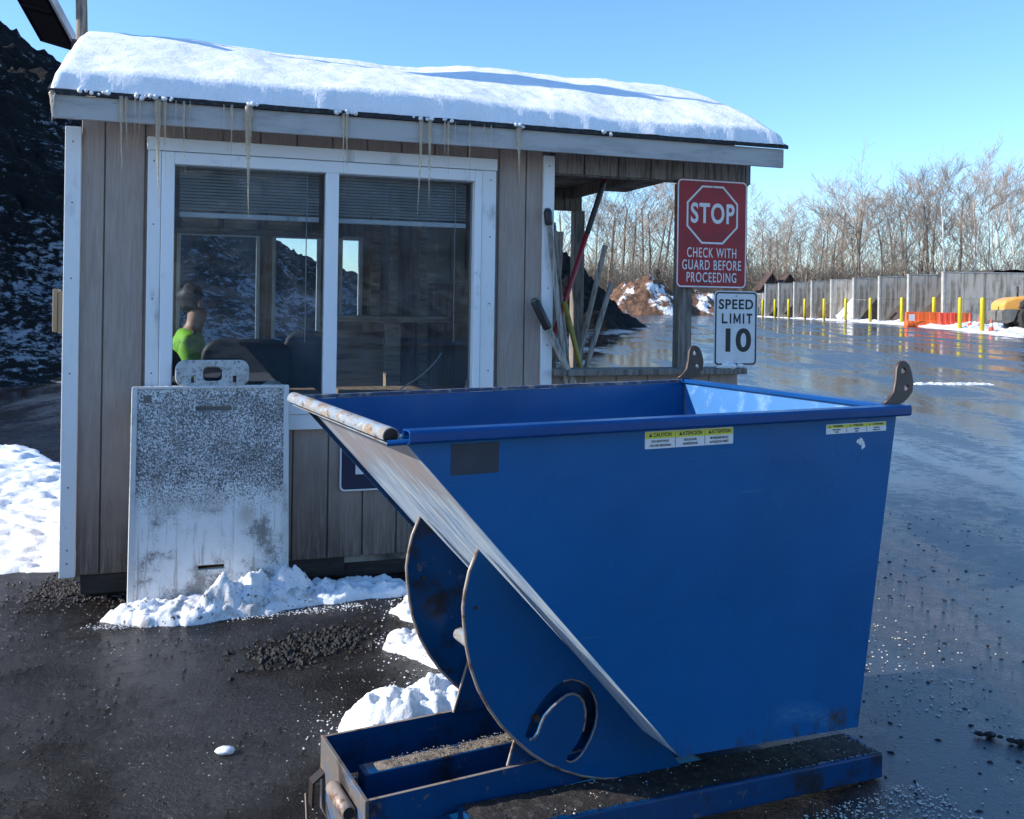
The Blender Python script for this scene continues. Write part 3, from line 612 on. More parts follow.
# stop sign
st = empty('stop_sign', hw(3.50, -.04, 1.722), HR, 'red metal STOP sign nailed to the porch post', 'sign')
Wd, Ht = .518, .703
plate2d('sign_panel', rrect(0, Wd, 0, Ht, .035), [], .004, M['red'], st, y=0)
plate2d('border', rrect(.004, Wd-.004, .004, Ht-.004, .032), [rrect(.013, Wd-.013, .013, Ht-.013, .024)], .001, M['white_sheet'], st, y=-.0028)
def octo(cx, cz, r): return [(cx+r*cos(radians(22.5+45*k))*1.0, cz+r*sin(radians(22.5+45*k))) for k in range(8)]
plate2d('octagon', octo(Wd/2, .475, .204), [octo(Wd/2, .475, .191)], .001, M['white_sheet'], st, y=-.0028)
text2d('stop_lettering', 'STOP', .178, Wd/2, .478, -.003, M['white_sheet'], st, bold=.0042, sx=.70, sp=1.12)
for k, s_ in enumerate(('CHECK WITH', 'GUARD BEFORE', 'PROCEEDING')):
    text2d('lettering', s_, .090, Wd/2, .226-k*.080, -.003, M['white_sheet'], st, bold=.0006, sx=(.59,.60,.60)[k], sp=1.16)
for z in (.655, .03): MB().lump((Wd/2, -.004, z), .006, 1, 1, (1,.5,1), 0).build('bolt', M['steel_gray'], st)
# speed sign
sg = empty('speed_limit_sign', hw(3.762, -.075, 1.218), HR, 'white SPEED LIMIT 10 sign with black border resting on porch ledge', 'sign')
Wd, Ht = .322, .488
plate2d('sign_panel', rrect(0, Wd, 0, Ht, .03), [], .004, M['white_sheet'], sg, y=0)
plate2d('border', rrect(.007, Wd-.007, .007, Ht-.007, .025), [rrect(.017, Wd-.017, .017, Ht-.017, .018)], .001, M['black'], sg, y=-.0028)
text2d('lettering', 'SPEED', .088, Wd/2, .398, -.003, M['black'], sg, bold=.0022, sx=.98, sp=1.14)
def letters(word, x, z, h, w_, t, gap):
    G_ = {'L': [[(0,0),(1,0),(1,.2),(.28,.2),(.28,1),(0,1)]], 'I': [[(0,0),(1,0),(1,1),(0,1)]], 'T': [[(.36,0),(.64,0),(.64,.8),(1,.8),(1,1),(0,1),(0,.8),(.36,.8)]],
          'M': [[(0,0),(.2,0),(.2,.62),(.44,.1),(.56,.1),(.8,.62),(.8,0),(1,0),(1,1),(.82,1),(.5,.36),(.18,1),(0,1)]]}
    for ch_ in word:
        ww = t if ch_ == 'I' else (w_*1.25 if ch_ == 'M' else w_)
        plate2d('lettering', [(x+p[0]*ww, z+p[1]*h) for p in G_[ch_][0]], [], .001, M['black'], sg, y=-.003); x += ww+gap
letters('LIMIT', .056, .276, .066, .042, .0115, .0165)
text2d('number', '10', .205, Wd/2, .160, -.003, M['black'], sg, bold=.006, sx=1.12)
mb = MB(); mb.lump((Wd/2, -.004, .455), .006, 1, 1, (1,.5,1), 0); mb.build('bolt', M['steel_gray'], sg)
mb = MB()
for k, (dx, dy, r) in enumerate(((.0,0,.034),(.05,.01,.03),(.10,-.005,.026),(-.04,.0,.022),(.14,.0,.016),(.03,-.03,.026))): mb.lump((dx, dy, r*.4), r, k, 2, (1.2,1,.8), .4)
tag(mb.build('snow_clump', M['snow'], smooth=True, loc=hw(3.86, -.12+.06, 1.206), rz=HR), 'small snow clump on the porch ledge at the foot of speed sign', 'snow')
# long-handled tools leaning in the porch
def tool(top, bot, r, gripcol, col, glen, label, blade='shovel', wide=1.0, s=.22, gr=1.5, ln=.25):
    """top/bot in booth (t,z); bot is a point on the handle near the ledge, extended to the floor"""
    f = (top[1]-.16)/(top[1]-bot[1]); foot = (top[0]+(bot[0]-top[0])*f)
    foot = top[0]+(foot-top[0])
    e = empty('long_handled_tool', hw(foot, s+ln, .132), HR, label, 'tool', 'long-handled tools leaning in the porch')
    p0 = Vector((0, 0, .22)); p1 = Vector((top[0]-foot, -ln, top[1]-.132)); d = (p1-p0).normalized(); L = (p1-p0).length
    if col is not None:
        mb = MB()
        if wide > 1:
            q = d.to_track_quat('Z', 'Y').to_matrix().to_4x4(); mb.box(-r*wide, r*wide, -r*.6, r*.6, 0, L, Matrix.Translation(p0) @ q)
            mb.build('handle', col, e, bevel=.004)
        else: mb.tube([p0, p1], r, 12).build('handle', col, e, smooth=True)
    if glen: MB().tube([p1-d*glen, p1-d*(glen-.01), p1-d*.02, p1+d*.004], [r*1.15, r*gr, r*gr, r*.8], 12).build('grip', gripcol, e, smooth=True)
    bl = MB(); bl.tube([p0+d*.12, p0-d*.0], [r*1.2, r*1.5], 10)
    if blade == 'shovel': bl.prism([(-.10,.0),(-.11,.14),(-.08,.22),(.08,.22),(.11,.14),(.10,.0)], 1, -.004, .004)
    else: bl.box(-.16, .16, -.012, .03, .0, .05); bl.tube([(0,0,.04),tuple(p0)], .012, 8)
    bl.build('blade', M['steel_dark'], e)
    return e
K = M['black_plastic']
tool((2.612,2.185),(2.735,1.18),.017,K,M['tool_gray'],.10,'grey tool handle with short black grip, nearest the white corner trim',s=-.05,ln=.015)
tool((2.783,2.134),(2.938,1.163),.017,K,M['tool_gray'],0,'plain dark grey handle leaning just right of the white corner trim','rake',s=.30)
tool((2.867,2.086),(2.875,1.177),.022,K,M['tool_gray'],0,'wide pale upright wooden stave standing between handles','rake',1.25,s=.40)
tool((3.09,2.41),(2.797,1.294),.016,K,M['tool_red'],.36,'red handled tool with long black upper grip, tallest in the porch',gr=1.15,s=.18)
tool((2.83,1.62),(2.973,1.163),.017,K,M['tool_yellow'],0,'yellow handled tool low among the grey ones',s=.20)
tool((3.138,1.998),(3.009,1.162),.019,K,M['tool_gray'],0,'tall grey wooden handle leaning right with a broad top','rake',1.35,s=.26)
tool((3.177,1.748),(3.058,1.162),.018,K,M['tool_gray'],0,'shorter grey wooden handle, rightmost in the porch','rake',s=.24)
tool((2.53,1.63),(2.735,1.19),.022,K,M['tool_gray'],.20,'short thick handle with black grip crossing the white trim',gr=1.3,s=-.06,ln=.02)

# interior
def chair(t, s, z, w_, h_, label):
    c = empty('office_chair', hw(t, s, .13), HR, label, 'chair', 'black office chairs in the booth')
    plate2d('backrest', rrect(-w_/2, w_/2, z-.13-h_, z-.13, .1), [], .07, M['chair'], c, y=0, bevel=.02)
    MB().box(-.24, .24, .02, .48, z-.13-h_-.16, z-.13-h_-.07).build('seat', M['chair'], c, bevel=.03)
    MB().tube([(0,.25,.08),(0,.25,z-.13-h_-.16)], .025, 10).build('column', M['steel_dark'], c)
    mb = MB()
    for k in range(5): a = 2*pi*k/5; mb.tube([(0,.25,.09),(.26*cos(a),.25+.26*sin(a),.05)], .018, 8); mb.lump((.26*cos(a),.25+.26*sin(a),.028), .028, 1, 1, U, 0)
    mb.build('base', M['black_plastic'], c)
chair(.885, .62, 1.34, .50, .42, 'wide black chair back in the middle of the left pane')
chair(1.27, .78, 1.39, .27, .45, 'narrow black chair back at the right end of left pane')
chair(.37, .50, 1.30, .24, .40, 'black chair back behind the person in hi-vis')
dk = empty('desk', hw(1.36, .95, .13), HR, 'raw pine shelf desk on a post seen through the right pane', 'desk')
MB().box(.05, .88, -.10, .28, 1.335, 1.375).build('top', M['desk'], dk, bevel=.003); MB().box(.46, .56, .0, .09, 0, 1.334).build('leg', M['desk'], dk, bevel=.003); MB().box(.05, .55, .3, .34, 0, 1.334).build('leg', M['desk'], dk)
cb = empty('wall_cabinet', hw(2.30, 1.55, 1.75), HR, 'pale wall cabinet at top right inside the booth', 'cabinet')
MB().box(0, .24, 0, .3, 0, .45).build('case', M['cabinet'], cb, bevel=.004); MB().box(.01, .115, -.018, -.001, .01, .44).build('door', M['cabinet'], cb, bevel=.003); MB().box(.125, .23, -.018, -.001, .01, .44).build('door', M['cabinet'], cb, bevel=.003)
for k, (t, w_, lab) in enumerate(((.60,.24,'brown carton on the upper shelf above left rear window'),(.87,.22,'middle brown carton on the upper shelf'),(1.18,.24,'brown carton nearest the centre bar on the upper shelf'))):
    b_ = empty('carton', hw(t, 1.5, 2.105), HR, lab, 'box', 'cartons on the upper shelf')
    MB().box(-w_/2, w_/2, 0, .28, 0, .15).build('body', M['desk'], b_, bevel=.003); MB().box(-w_/2+.02, w_/2-.02, -.002, .279, .151, .155).build('flap', M['panel_brown'], b_)
MB_ = MB().box(.1, 1.6, 1.46, 1.86, 2.08, 2.10); o = MB_.build('upper_shelf', M['soffit'], booth)
mb = MB(); mb.box(1.40, 2.2, 0, .45, 1.03, 1.07, None); o = mb.build('counter', M['panel_brown'], booth)
for t in (1.86, 2.0, 2.24): MB().box(t, t+.07, 1.80, 1.865, .14, 2.48).build('stud', M['desk'], booth, bevel=.003)
cap = MB().lathe([(.065,0),(.07,.012),(.06,.03),(.035,.05),(.004,.055)], 20).build('white_hat', M['white_trim'], smooth=True, loc=hw(1.02, .3, 1.07), rz=HR)
tag(cap, 'small white domed cap lying on the sill behind left pane', 'hat')
MB().box(.466, 1.273, .03, .4, 1.03, 1.07).build('inner_sill', M['panel_brown'], booth)
cable = MB().tube([(1.98+.0*k-.34*(k/12), .035+.01*sin(k), 1.30-.27*(k/12)**.7-.0*k) for k in range(13)], .004, 6).build('cord', M['blind'], smooth=True, loc=HO, rz=HR); tag(cable, 'thin pale cord hanging across the right pane', 'cord')

# person on a stool inside
def skin_mesh(name, verts, edges, radii, matl, parent, sub=2, root=0):
    me = bpy.data.meshes.new(name); me.from_pydata(verts, edges, []); o = bpy.data.objects.new(name, me); C.objects.link(o); o.parent = parent
    sm = o.modifiers.new('Skin', 'SKIN'); sm.use_smooth_shade = True; su = o.modifiers.new('Sub', 'SUBSURF'); su.levels = sub; su.render_levels = sub
    for i, r in enumerate(radii):
        v = me.skin_vertices[0].data[i]; v.radius = r if isinstance(r, tuple) else (r, r); v.use_root = (i == root)
    me.materials.append(matl); return o
pr = empty('person', hw(.50, .95, .10), HR, 'person in lime hi-vis jacket sitting behind the left pane, facing right', 'person')
# local: x = facing direction, y back, z up from floor. pelvis at .62
V = [(-.04,0,.62),(-.03,0,.80),(.0,0,1.02),(.03,0,1.20),(.06,0,1.30),(.085,0,1.36),(.10,0,1.46),   # spine 0-4 neck5 head6
     (.03,-.18,1.22),(.10,-.23,.98),(.32,-.16,.96),(.40,-.14,.97), (.03,.18,1.22),(.10,.23,.98),(.32,.16,.96),(.40,.14,.97),
     (-.02,-.10,.60),(.36,-.12,.62),(.38,-.12,.20),(.36,-.12,.07),(.48,-.12,.05), (-.02,.10,.60),(.36,.12,.62),(.38,.12,.20),(.36,.12,.07),(.48,.12,.05)]
E = [(0,1),(1,2),(2,3),(3,4),(4,5),(5,6),(3,7),(7,8),(8,9),(9,10),(3,11),(11,12),(12,13),(13,14),(0,15),(15,16),(16,17),(17,18),(18,19),(0,20),(20,21),(21,22),(22,23),(23,24)]
Rr = [(.14,.16),(.13,.15),(.13,.17),(.11,.17),.06,.055,.085, .07,.05,.04,.03,.07,.05,.04,.03, .09,.075,.055,.045,.04,.09,.075,.055,.045,.04]
skin_mesh('body', V, E, Rr, M['skin'], pr)
jr = [(x[0]+.012, x[1]+.012) if isinstance(x, tuple) else x+.012 for x in (Rr[0],Rr[1],Rr[2],Rr[3],.07)] + [.085,.066,.055,.085,.066,.055]
JV = V[0:5]+V[7:10]+V[11:14]; JE = [(0,1),(1,2),(2,3),(3,4),(3,5),(5,6),(6,7),(3,8),(8,9),(9,10)]
skin_mesh('jacket', JV, JE, jr, M['hivis'], pr)
TV = [V[0]]+V[15:19]+V[20:24]; TE = [(0,1),(1,2),(2,3),(3,4),(0,5),(5,6),(6,7),(7,8)]
skin_mesh('trousers', TV, TE, [(.15,.17),.1,.088,.066,.058,.1,.088,.066,.058], M['trousers'], pr)
mb = MB(); mb.lump((.062,0,1.505), .094, 2, 3, (1.0,.95,.98), .22)
for v in range(len(mb.v)):
    x, y, z = mb.v[v]
    if x > .115: mb.v[v] = (.115, y, max(z, 1.52))
mb.build('hair', M['hair'], pr, smooth=True)
mb = MB(); mb.lump((.19,0,1.465), .016, 1, 2, (1,.7,1.2), 0); mb.build('nose', M['skin'], pr, smooth=True)
mb = MB(); mb.lump((.175,.032,1.49), .009, 1, 1, U, 0); mb.lump((.175,-.032,1.49), .009, 1, 1, U, 0); mb.build('eye', M['hair'], pr)
mb = MB(); mb.lump((.105,.085,1.47), .02, 1, 2, (.6,.4,1.2), 0); mb.lump((.105,-.085,1.47), .02, 1, 2, (.6,.4,1.2), 0); mb.build('ear', M['skin'], pr, smooth=True)
for sy in (-1, 1):
    base = Vector((.42, sy*.14, .965)); hv = [base]; he = []; hr = [.028]
    hv.append(base+Vector((.05,0,0))); he.append((0,1)); hr.append((.018,.036))
    for k, (o_, l_) in enumerate(((-.028,.055),(-.010,.068),(.010,.064),(.026,.05))):
        a = len(hv); hv += [base+Vector((.075,o_,0)), base+Vector((.075+l_*.55,o_,-.008)), base+Vector((.075+l_*.95,o_,-.028))]; he += [(1,a),(a,a+1),(a+1,a+2)]; hr += [.0105,.009,.0075]
    a = len(hv); hv += [base+Vector((.03,-sy*.04,0)), base+Vector((.065,-sy*.055,-.01))]; he += [(0,a),(a,a+1)]; hr += [.012,.009]
    skin_mesh('hand', hv, he, hr, M['skin'], pr, 1)
MB().tube([(.075,-.19,1.30),(.02,-.22,1.10),(-.06,-.20,.90)], .012, 8).build('strap', M['reflect'], pr)
stl = empty('stool', hw(.46, .95, .10), HR, 'black stool under the seated person', 'stool')
MB().lathe([(.17,.40),(.18,.42),(.18,.45),(.16,.465)], 20).build('seat', M['chair'], stl, smooth=True)
for k in range(4): a = pi/4+k*pi/2; MB().tube([(.1*cos(a),.1*sin(a),.40),(.17*cos(a),.17*sin(a),.002)], .014, 8).build('leg', M['steel_dark'], stl)

# ------------------------------------------------------------------ tipping skip (hopper). local: x = length (rear at 0), y = width, z up
BO = (1.298, 3.174, 0); BR = radians(27)
def bw(s, m, z=0): return (BO[0]+s*cos(BR)-m*sin(BR), BO[1]+s*sin(BR)+m*cos(BR), z)
bin_ = empty('tipping_hopper', BO, BR, 'large blue steel self-tipping hopper standing on a skid base', 'hopper')
side = [(-1.764,1.262),(-.881,.278),(-.159,.229),(0,1.262)]
th_ = .008; Wb = .975
MB().prism(side, 1, 0, th_).build('near_side', M['blue_side'], bin_)
mb = MB(); q0 = [(-1.764,Wb,1.262),(-.881,.95,.278),(-.159,.95,.229),(0,1.165,1.262)]
mb.add([v for v in q0]+[(x, y-th_, z) for x, y, z in q0], [(0,1,2,3),(7,6,5,4),(0,4,5,1),(1,5,6,2),(2,6,7,3),(3,7,4,0)]); mb.build('far_side', M['blue'], bin_)
nx_, nz_ = -.743, -.669
def slab(p, q, y0, y1, o0, o1): # plate through p-q in (s,z), offset along the outward normal
    dx, dz = q[0]-p[0], q[1]-p[1]; L = hypot(dx, dz); n = (-dz/L, dx/L)
    if n[1] > 0 and abs(n[1]) > .3 : n = (-n[0], -n[1])
    return [(p[0]+n[0]*o0, p[1]+n[1]*o0), (q[0]+n[0]*o0, q[1]+n[1]*o0), (q[0]+n[0]*o1, q[1]+n[1]*o1), (p[0]+n[0]*o1, p[1]+n[1]*o1)]
ch = slab((-1.764,1.262), (-.881,.278), 0, 1, -.008, .0)
mb = MB(); mb.prism(ch, 1, th_, .966); o = mb.build('chute', M['chute'], bin_)
fl = slab((-1.764,1.262), (-.881,.278), 0, 1, .0005, .014); MB().prism(fl, 1, .958, .966).build('chute_flange', M['blue_dirty'], bin_)
MB().prism([(-.881,.286),(-.881,.278),(-.159,.229),(-.159,.237)], 1, th_, .95).build('bottom_plate', M['blue_dirty'], bin_)
mb = MB(); mb.add([(-.159,th_,.237),(-.159,.942,.237),(0,1.15,1.262),(0,th_,1.262),(-.153,th_,.232),(-.153,.942,.232),(.008,1.15,1.262),(.008,th_,1.262)], [(0,1,2,3),(7,6,5,4),(0,4,5,1),(1,5,6,2),(2,6,7,3),(3,7,4,0)]); mb.build('rear_plate', M['rear_in'], bin_)
# near rail: bent channel, open at the lip end
mb = MB(); e0, e1 = -1.755, .03
sec = [(-.001,1.246),(-.030,1.246),(-.036,1.252),(-.036,1.274),(-.030,1.281),(.012,1.281),(.012,1.263),(.008,1.2635),(.008,1.277),(-.028,1.277),(-.032,1.272),(-.032,1.254),(-.028,1.250),(-.001,1.250)]
mb.prism(sec, 0, e0, e1); mb.build('rim_rail', M['blue_rail'], bin_, bevel=.0012, seg=1)
mb = MB(); mb.add([(-1.76,Wb,1.263),(.0,1.165,1.263),(.0,1.19,1.263),(-1.76,Wb+.025,1.263),(-1.76,Wb,1.275),(.0,1.165,1.275),(.0,1.19,1.275),(-1.76,Wb+.025,1.275)], [(0,1,2,3),(7,6,5,4),(0,4,5,1),(1,5,6,2),(2,6,7,3),(3,7,4,0)]); mb.build('rim_rail', mat('rubbed_rim', (.03,.05,.11), [((.30,.24,.2), 18, .48, .62, U)], .5), bin_)
mb = MB(); mb.box(-.018, .022, .013, 1.165, 1.263, 1.279); mb.build('rear_rim', M['blue_rail'], bin_, bevel=.002)
mb = MB(); n = 18; ang = [radians(200 - 300*k/n) for k in range(n+1)]; cxl, czl, r1, r2 = -1.783, 1.262, .0225, .0195
prof = [(cxl+r1*cos(a), czl+r1*sin(a)) for a in ang]+[(cxl+r2*cos(a), czl+r2*sin(a)) for a in reversed(ang)]
N = len(prof); ya, yb = .02, 1.01
vs = [(p[0], ya, p[1]) for p in prof]+[(p[0], yb, p[1]) for p in prof]; mb.add(vs, [(i, (i+1) % N, (i+1) % N+N, i+N) for i in range(N)]+[(i, i+1, N-2-i, N-1-i) for i in range(n)]+[(i+N, i+1+N, 2*N-2-i, 2*N-1-i) for i in range(n)])
o = mb.build('lip', M['lip'], bin_, smooth=False)
o = MB().tube([(cxl, ya+.004, czl), (cxl, yb-.003, czl)], .0190, 16).build('lip_core', M['steel_dark'], bin_)
mb = MB(); mb.tube([(-1.80, .002, 1.247), (-1.74, -.02, 1.252)], .008, 8); mb.build('lip_hook', M['blue_rail'], bin_)
# rockers
nr = [(-1.452,.90),(-1.478,.84),(-1.490,.788),(-1.496,.74),(-1.492,.690),(-1.484,.63),(-1.470,.568),(-1.445,.502),(-1.410,.44),(-1.370,.384),(-1.320,.33),(-1.266,.280),(-1.215,.242),(-1.160,.210),(-1.095,.180),(-1.029,.158),(-.955,.143),(-.882,.134),(-.80,.131),(-.727,.133),(-.78,.20),(-.863,.268)]
outer = [(-1.294,.34),(-1.272,.391),(-1.252,.418),(-1.226,.445),(-1.198,.465),(-1.168,.478),(-1.137,.478),(-1.106,.466),(-1.080,.448),(-1.060,.418),(-1.048,.388),(-1.046,.355),(-1.052,.322),(-1.068,.287),(-1.085,.262),(-1.102,.243),(-1.122,.232),(-1.140,.231),(-1.152,.238)]
inner = [(-1.150,.250),(-1.128,.268),(-1.110,.290),(-1.096,.315),(-1.088,.345),(-1.088,.375),(-1.096,.405),(-1.112,.424),(-1.132,.435),(-1.155,.434),(-1.180,.422),(-1.205,.405),(-1.228,.385),(-1.240,.365),(-1.250,.340),(-1.262,.325),(-1.28,.325)]
plate2d('near_rocker', nr, [outer+inner], .010, M['blue'], bin_, y=.20)
plate2d('far_rocker', [(x, z) for x, z in nr], [outer+inner], .010, M['blue_dirty'], bin_, y=.65)
for y in (.1945, .6445):   # worn bright edges
    edge = MB(); edge.tube([(x, y+.0055, z) for x, z in nr[:19]], .0058, 8, True); edge.build('rocker_edge', M['rust_edge'], bin_, smooth=True)
for x, z in ((-1.459,.736),(-1.262,.389)): MB().tube([(x,.197,z),(x,.180 if z < .5 else .192,z)], .011 if z < .5 else .006, 10).build('bolt', M['steel_dark'], bin_)
MB().tube([(-1.44,.643,.70),(-1.44,.636,.70)], .007, 8).build('bolt', M['steel_dark'], bin_)
MB().tube([(x,.1945,z) for x, z in inner[3:]], .0035, 6).build('slot_edge', M['rust_edge'], bin_); MB().tube([(x,.1945,z) for x, z in outer[5:]], .0025, 6).build('slot_edge', M['rust_edge'], bin_)
MB().tube([(-1.327,.60,.515),(-1.327,.21,.515)], .022, 16).build('pivot_tube', M['lip'], bin_, smooth=True)
# base
base = MB()
def skidbox(y0, y1, xl=-1.50):
    f = lambda x: .004-.056*x
    v = []
    for x in (xl, .012):
        z = f(x); v += [(x,y0,z),(x,y1,z),(x,y1,z+.088),(x,y0,z+.088)]
    return MB().add(v, [(0,1,2,3),(4,7,6,5),(0,4,5,1),(1,5,6,2),(2,6,7,3),(3,7,4,0)])
skidbox(.045, .212).build('skid', M['blue_dirty'], bin_, bevel=.008, seg=3); skidbox(.66, .84, -1.15).build('skid', M['blue_dirty'], bin_, bevel=.008, seg=3)
MB().box(-1.76, -.35, .218, .226, .150, .243).build('frame_beam', M['blue_worn'], bin_, bevel=.0015, seg=1)
MB().box(-1.76, -.35, .640, .648, .110, .243).build('frame_beam', M['blue_dirty'], bin_, bevel=.0015, seg=1)
mb = MB(); mb.box(-1.70, -.5, .43, .50, .13, .205); mb.build('frame_beam', M['blue_dirty'], bin_, bevel=.003)
MB().box(-1.76, -.9, .217, .227, .2432, .2442).build('beam_edge', M['rust_edge'], bin_); MB().box(-1.76, -.9, .639, .649, .2432, .2442).build('beam_edge', M['rust_edge'], bin_)
MB().box(-1.76, -.35, .227, .639, .085, .095).build('base_pan', M['blue_dirty'], bin_)
MB().box(-1.772, -1.7605, .214, .652, .02, .246).build('end_plate', mat('worn_end_plate', (.11,.095,.085), [((.05,.09,.16), 9, .5, .6, U), ((.20,.12,.07), 22, .55, .66, U), ((.03,.02,.016), 6, .52, .66, U)], .6), bin_, bevel=.0015, seg=1)
mb = MB(); mb.tube([(-1.795,.285,.185),(-1.795,.44,.185)], .021, 16); mb.build('hook_tube', M['rust_edge'], bin_, smooth=True)
MB().tube([(-1.795,.2845,.185),(-1.795,.2835,.185)], .016, 16).build('hook_tube_bore', M['black'], bin_)
mb = MB(); mb.prism([(-1.774,.15),(-1.81,.125),(-1.812,.05),(-1.806,.05),(-1.803,.12),(-1.774,.142)], 1, .60, .64); mb.tube([(-1.83,.6,.10),(-1.85,.5,.03),(-1.80,.35,.012)], .005, 6); mb.tube([(-1.80,.30,.16),(-1.79,.28,.06),(-1.775,.26,.03)], .005, 6); mb.build('latch_bracket', M['steel_dark'], bin_)
for y in (.232, .630):
    MB().prism([(-1.33,.243),(-1.20,.66),(-1.05,.66),(-.70,.243)], 1, y-.004, y+.004).build('upright', M['blue_dirty'], bin_)
    mb = MB(); mb.tube([(-1.331,y,.244),(-1.201,y,.66)], .0045, 6); mb.build('upright_edge', M['rust_edge'], bin_)
# lugs, stub
lugp = [(-.045,1.283),(-.020,1.298),(.003,1.322),(.012,1.36),(.016,1.400),(.024,1.418),(.039,1.426),(.056,1.424),(.073,1.412),(.086,1.385),(.094,1.355),(.090,1.320),(.068,1.300),(.047,1.286),(.023,1.280)]
def circ(x, z, r): return [(x+r*cos(2*pi*k/12), z+r*sin(2*pi*k/12)) for k in range(12)]
for y in (.02, 1.15): plate2d('lifting_lug', lugp, [circ(.046,1.393,.0125), circ(.062,1.334,.0125)], .012, M['lug'], bin_, y=y, bevel=.0012)
MB().tube([(.02,.0,1.272),(.062,.0,1.270)], .008, 10).build('stub_pin', M['steel_dark'], bin_, smooth=True)
# stickers
def sticker(x0, x1, z0, z1, heads, subs, yh, slant=0):
    e = plate2d('warning_sticker', rrect(x0, x1, z0, z1, .002, 2), [], .0008, M['white_sheet'], bin_, y=-.0006)
    W3 = (x1-x0)/3; hh = (z1-z0)*yh
    plate2d('header_band', [(x0+.002,z1-.002),(x1-.002,z1-.002),(x1-.002,z1-hh),(x0+.002,z1-hh)], [], .0006, M['yellow_sticker'], e, y=-.0013)
    for k in range(3):
        cx = x0+W3*(k+.5); h2 = hh*.62
        text2d('lettering', heads[k], h2*1.15, cx+.007*W3/.1, z1-hh*.53, -.0019, M['black'], e, bold=.0003, sx=min(.95, W3*.74/(len(heads[k])*h2*.8)), thick=.0002)
        tx = x0+W3*k+.012*W3/.1; tr = h2*.9
        plate2d('triangle', [(tx,z1-hh*.5-tr*.45),(tx+tr,z1-hh*.5-tr*.45),(tx+tr/2,z1-hh*.5+tr*.5)], [], .0004, M['black'], e, y=-.0019)
        for j, ln in enumerate(subs[k]):
            text2d('lettering', ln, (z1-z0)*.2, cx, z1-hh-(z1-z0)*(.17+.24*j), -.0019, M['black'], e, bold=.0001, sx=min(.95, W3*.86/(len(ln)*(z1-z0)*.145)), thick=.0002)
        if k: MB().box(x0+W3*k-.0006, x0+W3*k+.0006, -.0016, -.0010, z0+.002, z1-.002).build('divider', M['black'], e)
    return e
e = sticker(-1.023, -.701, 1.189, 1.239, ('CAUTION','ATENCI\u00d3N','ATTENTION'), (('DO NOT PLAY','ON OR AROUND'),('NO JUGAR','ALREDEDOR'),('NE PAS JOUER SUR OU','AUTOUR DE L\u2019UNIT\u00c9')), .42)
e = sticker(-.321, -.051, 1.197, 1.228, ('WARNING','ATENCI\u00d3N','ATTENTION'), (('KEEP HANDS','CLEAR'),('MANOS','LEJOS'),('TENIR LES','MAINS LOIN')), .42)
MB().box(-1.627, -1.489, -.001, -.0002, 1.155, 1.236).build('gray_patch', mat('grey_primer_patch', (.022,.03,.045), [((.03,.045,.07), 12, .4, .7, U)], .6), bin_)
mb = MB(); mb.lump((-.17,-.001,1.168), .012, 4, 2, (1,.06,.8), .9); mb.lump((-.155,-.001,1.152), .008, 7, 2, (1,.06,1.4), .9); mb.build('paint_chip', M['white_sheet'], bin_)


crust = mat('caked_dark_grit', (.018,.014,.012), [((.06,.05,.042), 35, .5, .64, U)], .85, bump=[(30,1,.008,U), (120,1,.003,U)])
tan_crust = mat('caked_tan_grit', (.24,.19,.145), [((.10,.075,.055), 30, .45, .6, U)], .9, bump=[(40,1,.008,U), (130,1,.003,U)])
def crust_sheet(x0, x1, y0, y1, fz, m_, seed):
    mb = MB(); nx, ny = int((x1-x0)/.012), max(4, int((y1-y0)/.012))
    for j in range(ny+1):
        for i in range(nx+1):
            x, y = x0+(x1-x0)*i/nx, y0+(y1-y0)*j/ny; e = min(i, nx-i, j, ny-j)/2
            mb.v.append((x, y, fz(x)+min(1, e)*(.004+.005*fbm(x*14, y*14, seed, 4))-.001))
    mb.f = [(j*(nx+1)+i, j*(nx+1)+i+1, (j+1)*(nx+1)+i+1, (j+1)*(nx+1)+i) for j in range(ny) for i in range(nx)]
    return mb.build('caked_grit', m_, bin_, smooth=True)
crust_sheet(-1.49, -.01, .056, .21, lambda x: .0925-.056*x, crust, 1)
crust_sheet(-1.66, -.55, .434, .496, lambda x: .2055, tan_crust, 2)
# debris on the skid and base
def scatter(name, n, fn, r0, r1, matl, seed, label, cat, sq=(1,1,.6), kind='stuff'):
    random.seed(seed); mb = MB()
    oct_v = [(1,0,0),(-1,0,0),(0,1,0),(0,-1,0),(0,0,1),(0,0,-1)]; oct_f = [(0,2,4),(2,1,4),(1,3,4),(3,0,4),(2,0,5),(1,2,5),(3,1,5),(0,3,5)]
    for k in range(n):
        x, y, z = fn(); r = random.uniform(r0, r1)*random.choice((.6,.8,1,1)); a = random.uniform(0, 6.28)
        q = [Vector((p[0]*random.uniform(.7,1.3)*sq[0], p[1]*random.uniform(.7,1.3)*sq[1], p[2]*random.uniform(.7,1.3)*sq[2])) for p in oct_v]
        mb.add([(x+r*(p.x*cos(a)-p.y*sin(a)), y+r*(p.x*sin(a)+p.y*cos(a)), z+r*p.z) for p in q], oct_f)
    return tag(mb.build(name, matl), label, cat, kind=kind)
def on_skid():
    x = -1.5*random.random()**.9; y = .05+.155*random.random(); p = bw(x, y); return (p[0], p[1], .004-.056*x+.089)
scatter('skid_grit', 2600, on_skid, .002, .005, M['clod'], 2, 'dark grit caked on the top of the near skid', 'grit')
def on_skid2():
    x = -1.25*random.random()-.02; y = .05+.155*random.random()**.6; p = bw(x, y); return (p[0], p[1], .004-.056*x+.090)
scatter('skid_salt_grains', 330, on_skid2, .0018, .0042, M['grain'], 3, 'pale salt grains on the top of the near skid', 'grit')
def on_beam():
    x = -1.62+1.0*random.random(); y = .425+.07*random.random(); p = bw(x, y); return (p[0], p[1], .213)
